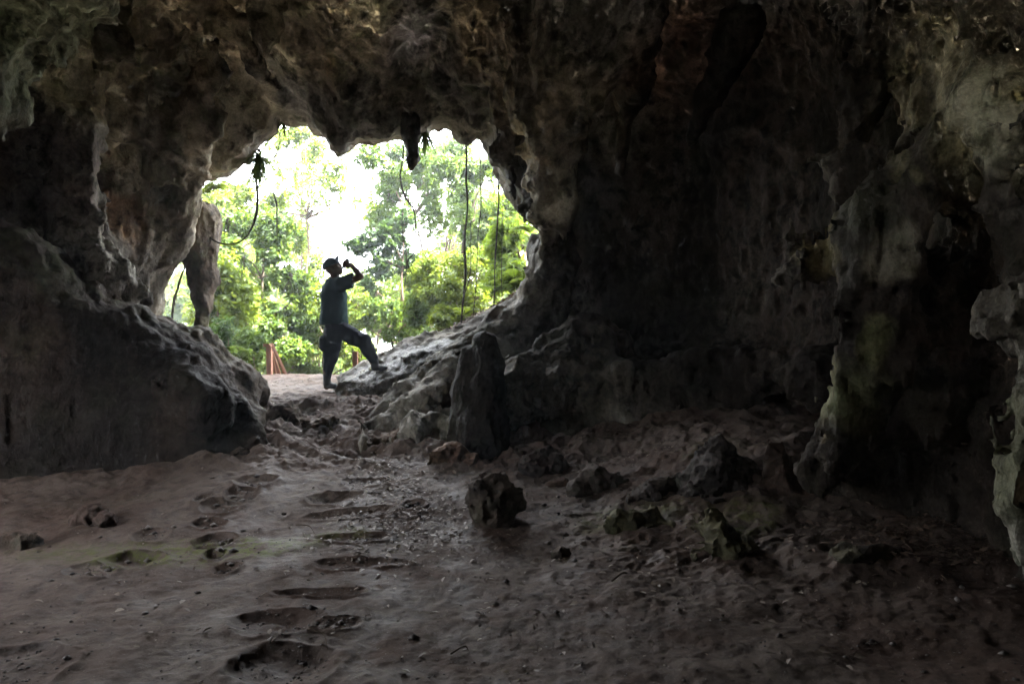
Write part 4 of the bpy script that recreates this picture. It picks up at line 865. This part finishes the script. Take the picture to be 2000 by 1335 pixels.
# ------------------------------------------------------------------ the person
PY = 8.88
def J(px, py, dy=0.0, r=.05): p = W(px, py, PY); return (p[0], p[1] + dy, p[2], r)
OR = W(640, 762, PY)
torso = [J(652, 556, .02, .07), J(651, 575, .02, .125), J(652, 600, .01, .115), J(652, 625, 0, .115), J(655, 645, 0, .12)]
shoul = [J(637, 562, .14, .062), J(652, 556, .03, .075), J(670, 556, -.10, .062)]
neck = [J(653, 556, .02, .065), J(653, 541, .02, .055), J(652, 532, .02, .055)]
armU = [J(671, 556, -.11, .058), J(690, 549, -.13, .048), J(708, 543, -.14, .040)]
armL = [J(709, 541, -.14, .038), J(700, 531, -.11, .036), J(689, 519, -.07, .026)]
armH = [J(636, 564, .15, .055), J(632, 600, .18, .045), J(632, 612, .17, .04)]
armH2 = [J(632, 612, .17, .038), J(636, 635, .13, .034), J(641, 652, .10, .024)]
legR = [J(665, 642, -.04, .105), J(691, 656, -.06, .085), J(713, 666, -.08, .066), J(717, 674, -.08, .058)]
legR2 = [J(714, 667, -.08, .060), J(724, 688, -.07, .054), J(731, 707, -.06, .04), J(734, 718, -.06, .04)]
legL = [J(647, 648, .06, .10), J(645, 672, .06, .085), J(642, 698, .05, .062)]
legL2 = [J(642, 698, .05, .06), J(637, 722, .05, .054), J(636, 742, .05, .04), J(636, 755, .05, .04)]
hc = np.array(J(651, 523, .02)[:3])
def head_sdf(P):
    q = (P - hc).astype(np.float32); a = math.radians(-28)   # tipped back, looking up to the right
    x = q[:, 0] * math.cos(a) - q[:, 2] * math.sin(a); z = q[:, 0] * math.sin(a) + q[:, 2] * math.cos(a); y = q[:, 1]
    def ell(cx, cy_, cz, rx, ry, rz):
        u = np.stack([(x - cx) / rx, (y - cy_) / ry, (z - cz) / rz], 1); return (np.linalg.norm(u, axis=1) - 1) * min(rx, ry, rz)
    f = ell(-.012, 0, .02, .098, .078, .098)
    f = smin(f, ell(.035, 0, -.045, .058, .055, .075), .03)         # jaw
    f = smin(f, ell(.092, 0, -.015, .022, .014, .026), .015)        # nose
    f = smin(f, ell(.070, 0, -.085, .022, .028, .016), .015)        # chin
    f = smin(f, ell(.082, 0, -.052, .014, .024, .012), .010)        # lips
    f = smin(f, ell(.075, 0, .022, .02, .05, .012), .012)           # brow
    for s in (-1, 1):
        f = smin(f, ell(-.008, s * .078, -.01, .022, .010, .034), .008)
        f = smax(f, -ell(.088, s * .032, .004, .014, .016, .011), .010)
    return f, x, y, z
hand = np.array(J(683, 518, -.05)[:3])
def hand_sdf(P):
    f = chain(P, [(*J(688, 519, -.07)[:3], .027), (*J(682, 517, -.055)[:3], .032)], .02)
    for k in range(4):                                              # four fingers curled round the bottle
        y0 = 512.5 + k * 3.6; L_ = (1, 1.08, 1.0, .82)[k]
        f = smin(f, chain(P, [J(682, y0, -.085, .011), J(682 - 6 * L_, y0 - 1.2, -.092, .010), J(682 - 9.5 * L_, y0 + .3, -.06, .009), J(682 - 8 * L_, y0 + 1.5, -.03, .008)], .006), .008)
    f = smin(f, chain(P, [J(686, 522, -.04, .012), J(679, 523, -.012, .011), J(674, 519, -.012, .009)], .006), .01)
    return f
def body_sdf(P):
    f = chain(P, torso, .06); f = smin(f, chain(P, shoul, .04), .06); f = smin(f, chain(P, neck, .03), .03)
    f = smin(f, head_sdf(P)[0], .015)
    for c, k in ((armU, .03), (armL, .015), (armH, .03), (armH2, .02), (legR, .04), (legR2, .03), (legL, .04), (legL2, .03)): f = smin(f, chain(P, c, .02), k)
    f = smin(f, hand_sdf(P), .012)
    hd = J(643, 660, .09)
    f = smin(f, chain(P, [(*J(641, 652, .10)[:3], .024), (*hd[:3], .03)], .01), .01)
    for k in range(4): f = smin(f, chain(P, [J(641 + k * 1.6, 662, .07 + k * .016, .010), J(643 + k * 1.4, 668, .065 + k * .017, .009), J(644 + k * 1.2, 673 - abs(k - 1.5) * .8, .055 + k * .017, .008)], .006), .006)
    f = smin(f, chain(P, [J(644, 656, .06, .011), J(648, 662, .05, .009)], .006), .006)
    return f
M_skin = plain_mat('skin', (.09, .05, .035), .6, .3, .1, 30)
M_shirt = plain_mat('teal_cotton', (.010, .032, .034), .9, .1, .25, 60, .001)
M_trous = plain_mat('dark_cotton', (.013, .016, .024), .9, .1, .25, 60, .001)
M_boot = plain_mat('black_leather', (.018, .018, .02), .6, .3, .3, 50, .001)
M_cap = plain_mat('grey_cloth', (.05, .06, .075), .9, .1, .2, 60, .001)
person = empty('person', OR); tag(person, 'person in teal shirt, dark trousers and cap drinking with one foot up on the rock', 'person')
PB = (W(606, 780, PY) - np.array([0, .45, 0]), W(775, 492, PY) + np.array([0, .45, 0]))
def pm(name, F, h, mat, lo=PB[0], hi=PB[1], par=person, org=OR, margin=.03):
    V, Q = surface_nets(lambda P, full: F(P).astype(np.float32), cart(lo, hi, h), ident, margin); return mesh_np(name, V, Q, mat, par, loc=None if par is None else None) if False else mesh_np(name, V - org, Q, mat, par)
pm('body', body_sdf, .0075, M_skin)
def zpx(py): return W(0, py, PY)[2]
def F_shirt(P):
    f = chain(P, torso, .06); f = smin(f, chain(P, shoul, .04), .06)
    f = smin(f, chain(P, armU[:1] + [(*J(693, 549, -.13)[:3], .062)], .02), .03); f = smin(f, chain(P, armH[:1] + [(*J(632, 596, .18)[:3], .055)], .02), .03)
    f = f - .026 - .012 * np.abs(vnoise(P * np.array([7, 7, 3.5], np.float32), 2))
    low = np.clip((zpx(590) - P[:, 2]) / .3, 0, 1); f -= low * .026
    f = smax(f, zpx(634) - P[:, 2] + .04 * (P[:, 0] - OR[0]), .01)
    f = np.maximum(f, P[:, 0] - J(694, 549)[0]); nk = np.linalg.norm((P - np.array(J(653, 541, .02)[:3])) * np.array([1, 1, .8]), axis=1) - .085
    f = smax(f, -nk, .01)
    ar = chain(P, [(*J(632, 603, .18)[:3], .055), (*J(632, 625, .17)[:3], .06)], .01)
    return f
pm('shirt', F_shirt, .009, M_shirt)
pm('collar', lambda P: np.maximum(np.abs(np.linalg.norm((P - np.array(J(653, 547, .02)[:3])) * np.array([1, .95, .0]), axis=1) - .072) - .007, np.abs(P[:, 2] - zpx(547) + .25 * (P[:, 0] - J(653, 547)[0])) - .022), .006, M_shirt, lo=W(635, 560, PY) - np.array([0, .15, 0]), hi=W(670, 535, PY) + np.array([0, .15, 0]))
def F_trous(P):
    f = chain(P, [(*J(652, 622, 0)[:3], .118), (*J(655, 648, 0)[:3], .128)], .05)
    a = [J(665, 643, -.04, .115), J(691, 656, -.06, .102), J(712, 665, -.08, .086), J(717, 674, -.08, .076)]
    b = [J(715, 668, -.08, .080), J(723, 685, -.07, .070), J(729, 697, -.065, .052), J(731, 703, -.06, .045)]
    c = [J(648, 650, .06, .115), J(645, 675, .06, .105), J(643, 700, .05, .082)]
    d_ = [J(643, 700, .05, .082), J(639, 720, .05, .058), J(638, 734, .05, .046)]
    for q, k in ((a, .03), (b, .02), (c, .03), (d_, .02)): f = smin(f, chain(P, q, .02), k)
    f = smin(f, chain(P, [J(632, 662, -.02, .035), J(632, 678, -.02, .035)], .02), .015)        # cargo pocket
    f = smin(f, chain(P, [J(700, 652, -.15, .035), J(706, 660, -.15, .035)], .02), .015)
    f = f - .009 - .012 * vnoise(P * np.array([9, 9, 6], np.float32), 3) - .006 * vnoise(P * 20, 4)
    return smax(f, P[:, 2] - zpx(612), .01)
pm('trousers', F_trous, .009, M_trous)
pm('belt', lambda P: np.maximum(np.abs(chain(P, [(*J(652, 618, 0)[:3], .118), (*J(652, 632, 0)[:3], .12)], .02) - .012) - .008, np.abs(P[:, 2] - zpx(625)) - .02), .008, M_boot)
def boot(ax, ay, dy, tx, ty, nm='boot'):
    def F(P):
        f = chain(P, [J(ax - 1, ay - 14, dy, .048), J(ax, ay, dy, .050)], .02)
        f = smin(f, chain(P, [J(ax + 1, ay + 6, dy, .05), J((ax + tx) / 2 + 1, (ay + 5 + ty) / 2 + 1.5, dy - .01, .046), J(tx, ty, dy - .02, .040)], .02), .03)
        sl = (ty - ay - 6) / (tx - ax) if tx != ax else 0
        x0, _, z0 = W(ax, ay + 11, PY); n = np.array([sl, 0, 1.0]); n /= np.linalg.norm(n)
        return smax(f, -((P - np.array([x0, 0, z0])) * np.array([n[0], 0, n[2]])).sum(1), .006)
    o = pm(nm, F, .008, M_boot)
    return o
boot(637, 747, .05, 653, 754.5)
boot(734, 712, -.06, 754, 719)
def F_cap(P):
    f, x, y, z = head_sdf(P)
    u = np.stack([(x + .016) / .120, y / .10, (z - .028) / .118], 1); d = (np.linalg.norm(u, axis=1) - 1) * .10
    d = np.maximum(d, -(z - .028 + .10 * x)); 
    return d
pm('cap', F_cap, .006, M_cap, lo=W(628, 545, PY) - np.array([0, .15, 0]), hi=W(675, 494, PY) + np.array([0, .15, 0]))
def F_brim(P):
    f, x, y, z = head_sdf(P); e = np.sqrt(((x - .080) / .045) ** 2 + (y / .065) ** 2) - 1
    return np.maximum(np.maximum(e * .07, np.abs(z - .060 - 1.0 * (x - .075)) - .018), -(x - .06))
pm('cap_brim', F_brim, .005, M_cap, lo=W(640, 540, PY) - np.array([0, .15, 0]), hi=W(685, 490, PY) + np.array([0, .15, 0]))
bo = W(676, 517, PY) + np.array([0, -.05, 0]); bottle = empty('bottle', bo); tag(bottle, 'small dark drinking bottle held up in the hand of the person', 'bottle')
pm('bottle_body', lambda P: smax(chain(P, [J(680, 510, -.055, .030), J(675, 519, -.052, .030)], .01), np.abs(P[:, 2] - zpx(515)) - .075, .01), .005, M_boot, lo=W(662, 532, PY) - np.array([0, .15, 0]), hi=W(695, 498, PY) + np.array([0, .08, 0]), par=bottle, org=bo)
pm('bottle_neck', lambda P: chain(P, [J(674, 520, -.05, .018), J(669, 525, -.03, .011)], .01), .004, M_cap, lo=W(662, 532, PY) - np.array([0, .15, 0]), hi=W(685, 508, PY) + np.array([0, .08, 0]), par=bottle, org=bo)
log('person')

# ------------------------------------------------------------------ fallen leaves, twigs, pebbles
def px_ground(px, py):
    ys_ = np.linspace(2.2, 11, 600); best = np.full(len(px), 3.0)
    lo = np.full(len(px), 2.0); hi = np.full(len(px), 10.4)
    for _ in range(26):
        m = (lo + hi) / 2; x = (px - 1000) / F0 * m; z = CH - (py - 667.5) / F0 * m; up = z > gbase(x, m)
        lo = np.where(up, m, lo); hi = np.where(up, hi, m)
    return (px - 1000) / F0 * lo, lo
def litter(regions, Lr, mat, name, label, cat, wid=.8, seed=0):
    X, Y_ = [], []
    for (px, py, sx, sy, n) in regions:
        a = px + RG.randn(n) * sx; b = py + RG.randn(n) * sy; b = np.clip(b, 735, 1400)
        x, y = px_ground(a, b); X.append(x); Y_.append(y)
    x = np.concatenate(X); y = np.concatenate(Y_); k = (y < 10.3) & (y > 2.3); x, y = x[k], y[k]
    z = gheight(x, y, False) + .008 + RG.rand(len(x)) * .012
    n = len(x); a = RG.rand(n) * 2 * math.pi
    d = np.stack([np.cos(a), np.sin(a), RG.randn(n) * .22], 1); up = unit(np.array([[0, 0, 1.0]]) + RG.randn(n, 3) * .3)
    V, T = leaves(np.stack([x, y, z], 1), d, Lr[0] + (Lr[1] - Lr[0]) * RG.rand(n) ** 2, wid, up)
    o = mesh_np(name, V, T, mat, smooth=False); tag(o, label, cat, kind='stuff'); return o
def dry_mat(name, c, c2):
    m, nt, b = new_mat(name); g = nt.nodes.new('ShaderNodeNewGeometry')
    nt.links.new(mix(nt, g.outputs['Random Per Island'], c, c2), b.inputs['Base Color']); b.inputs['Roughness'].default_value = .6; return m
M_dry = dry_mat('dry_leaf', (.05, .03, .02), (.24, .16, .115)); M_dry2 = dry_mat('dry_leaf_pale', (.08, .05, .035), (.30, .24, .19))
litter([(750, 935, 40, 25, 260), (760, 1000, 60, 30, 420), (850, 990, 60, 50, 350), (740, 1060, 90, 30, 260), (700, 880, 60, 30, 120), (1000, 1120, 300, 90, 260), (1150, 920, 90, 40, 160), (1250, 870, 100, 30, 160), (620, 820, 80, 40, 100), (580, 745, 50, 8, 60), (350, 1150, 250, 90, 110), (1400, 1150, 250, 80, 180)],
       (.018, .06), M_dry2, 'leaf_litter', 'dry brown leaves scattered over the path and the floor', 'leaf litter', .6)
litter([(1850, 1040, 110, 30, 900), (1750, 1020, 120, 25, 300), (1900, 1075, 90, 20, 250)], (.02, .07), M_dry, 'leaf_litter', 'dark heap of dead leaves along the foot of the right wall', 'leaf litter', .6)
# leaf strewn bank outside
n = 1500; x = RG.uniform(-1.6, .9, n); y = RG.uniform(9.5, 11.5, n); z = gheight(x, y, False) + .02
a = RG.rand(n) * 6.28; V, T = leaves(np.stack([x, y, z], 1), np.stack([np.cos(a), np.sin(a), RG.randn(n) * .4], 1), RG.uniform(.04, .1, n), .6)
o = mesh_np('leaf_litter', V, T, M_dry, smooth=False); tag(o, 'reddish brown dead leaves covering the bank outside the right lip', 'leaf litter', kind='stuff')
FL = [(727, 1156, .075, 'large pale fallen leaf lying on the edge of a carved step'), (640, 1084, .05, 'reddish fallen leaf left of the path centre'), (697, 1077, .05, 'pale curled fallen leaf beside the reddish one'),
      (735, 1036, .07, 'long pale fallen leaf on the middle of the path'), (1035, 1100, .07, 'brown fallen leaf in front of the small pale-topped stone'), (1598, 1273, .075, 'long reddish fallen leaf near the lower right of the floor'),
      (1668, 1278, .06, 'broad brown fallen leaf right of the long reddish leaf'), (1710, 1294, .03, 'small yellow fallen leaf near the lower right'), (813, 975, .04, 'pale fallen leaf left of the upright boulder'),
      (1655, 1332, .03, 'yellow leaf at the bottom edge of the frame')]
for (px, py, L_, lb) in FL:
    x, y = px_ground(np.array([px * 1.0]), np.array([py * 1.0])); z = gheight(x, y)[0] + .012
    V, T = leaves(np.zeros((1, 3)), np.array([[1, .3 * RG.randn(), .05]]), np.array([L_]), .75, np.array([[0, -.35, 1.0]]))
    o = mesh_np('fallen_leaf', V, T, M_dry2, smooth=False); o.location = (x[0], y[0], z); tag(o, lb, 'leaf', 'single leaves fallen on the cave floor')
def stick(p0, p1, r, label, lift=.01):
    a = px_ground(np.array([p0[0] * 1.0]), np.array([p0[1] * 1.0])); b = px_ground(np.array([p1[0] * 1.0]), np.array([p1[1] * 1.0]))
    A = np.array([a[0][0], a[1][0], gheight(*a)[0] + lift]); B_ = np.array([b[0][0], b[1][0], gheight(*b)[0] + lift])
    M_ = (A + B_) / 2 + np.array([.02, .03, .015]); V, Q = tube([A, M_, B_], [r, r * .8, r * .4], 5)
    o = mesh_np('stick', V - A, Q, M_bark); o.location = A; tag(o, label, 'stick')
stick((578, 1014), (614, 1037), .005, 'thin curved stick on the floor left of the carved steps')
stick((600, 1238), (640, 1268), .004, 'short twig near the largest carved step')
stick((1195, 1145), (1225, 1133), .006, 'short brown stick on the open floor right of centre')
stick((880, 1280), (915, 1272), .004, 'small twig on the floor in the lower middle')
stick((1790, 1005), (1815, 965), .003, 'bare thin twig standing up from the leaves by the right wall', .03)
# pebbles
n = 900; px = np.concatenate([RG.uniform(0, 2000, 500), RG.normal(1200, 140, 400)]); py = np.concatenate([RG.uniform(960, 1335, 500), RG.normal(980, 60, 400)])
x, y = px_ground(px, py); k = y > 2.3; x, y = x[k], y[k]
qx = np.concatenate([RG.uniform(-.8, .8, 45) * w_[2] + w_[0] for w_ in PW]); qy = np.concatenate([RG.uniform(-.7, .9, 45) * w_[3] + w_[1] for w_ in PW]); x = np.concatenate([x, qx]); y = np.concatenate([y, qy])
z = gheight(x, y, False); n = len(x)
oc = np.array([(1, 0, 0), (-1, 0, 0), (0, 1, 0), (0, -1, 0), (0, 0, 1), (0, 0, -1)], float); ot = np.array([(0, 2, 4), (2, 1, 4), (1, 3, 4), (3, 0, 4), (2, 0, 5), (1, 2, 5), (3, 1, 5), (0, 3, 5)])
s = RG.uniform(.004, .009, n) * (1 + 2.2 * (RG.rand(n) < .06)); V = np.stack([x, y, z + s * .2], 1)[:, None] + (oc[None] * RG.uniform(.5, 1.3, (n, 6, 1))) * s[:, None, None] * np.array([1.2, 1.1, .7])
o = mesh_np('pebbles', V.reshape(-1, 3), (ot[None] + np.arange(n)[:, None, None] * 6).reshape(-1, 3), dry_mat('grit', (.04, .03, .028), (.2, .17, .15)), smooth=False); tag(o, 'tiny grey and brown pebbles and crumbs strewn over the floor', 'pebbles', kind='stuff')
log('litter')
# ------------------------------------------------------------------ haze volume added to imitate veiling glare at the mouth
def haze(dens):
    m = bpy.data.materials.new('glare_haze'); m.use_nodes = True; nt = m.node_tree; nt.nodes.clear()
    out = nt.nodes.new('ShaderNodeOutputMaterial'); v = nt.nodes.new('ShaderNodeVolumePrincipled')
    v.inputs['Color'].default_value = (.82, .92, 1, 1); v.inputs['Density'].default_value = dens; v.inputs['Anisotropy'].default_value = .35
    nt.links.new(v.outputs[0], out.inputs['Volume'])
    lo = np.array([-480, -12, -6.0]); hi = np.array([480, 430, 16.0])
    V = np.array([[(lo, hi)[(k >> a) & 1][a] for a in range(3)] for k in range(8)])
    Q = np.array([(0, 2, 3, 1), (4, 5, 7, 6), (0, 1, 5, 4), (2, 6, 7, 3), (0, 4, 6, 2), (1, 3, 7, 5)])
    o = mesh_np('haze', V, Q, m, smooth=False); tag(o, 'faint haze added to imitate the veil of glare around the cave mouth', 'haze', kind='stuff')
haze(.0038)
# ------------------------------------------------------------------ camera, light
cam = bpy.data.cameras.new('camera'); co = bpy.data.objects.new('camera', cam); col.objects.link(co)
cam.sensor_width = 36; cam.lens = 36 * F0 / 2000; co.location = (0, 0, CH); co.rotation_euler = (math.radians(90), 0, 0)
cam.clip_start = .05; cam.clip_end = 2000; sc.camera = co
w = bpy.data.worlds.new('World'); sc.world = w; w.use_nodes = True; nt = w.node_tree
sky = nt.nodes.new('ShaderNodeTexSky'); sky.sky_type = 'NISHITA'; sky.sun_disc = False
SE, SR = math.radians(60), math.radians(114)
sky.sun_elevation = SE; sky.sun_rotation = SR; sky.dust_density = 4; sky.air_density = 1
hs = nt.nodes.new('ShaderNodeHueSaturation'); hs.inputs['Saturation'].default_value = .2
nt.links.new(sky.outputs[0], hs.inputs['Color']); nt.links.new(hs.outputs[0], nt.nodes['Background'].inputs['Color'])
nt.nodes['Background'].inputs['Strength'].default_value = .15
sun = bpy.data.lights.new('sun', 'SUN'); so = bpy.data.objects.new('sun', sun); col.objects.link(so)
sun.energy = 2.6; sun.angle = math.radians(.5); sun.color = (1, .95, .86)
from mathutils import Vector
d = Vector((math.sin(SR) * math.cos(SE), math.cos(SR) * math.cos(SE), math.sin(SE)))
so.rotation_euler = d.to_track_quat('Z', 'Y').to_euler(); so.location = (0, 30, 30)
sc.view_settings.view_transform = 'Standard'; sc.view_settings.look = 'None'; sc.view_settings.gamma = 1
sc.view_settings.exposure = 5.4
sc.render.engine = 'CYCLES'
cy = sc.cycles; cy.max_bounces = 8; cy.diffuse_bounces = 3; cy.volume_bounces = 0; cy.use_guiding = True; cy.use_denoising = True
cy.sample_clamp_indirect = 8
try: cy.denoiser = 'OPENIMAGEDENOISE'; cy.denoising_prefilter = 'ACCURATE'
except Exception: pass
log('done')
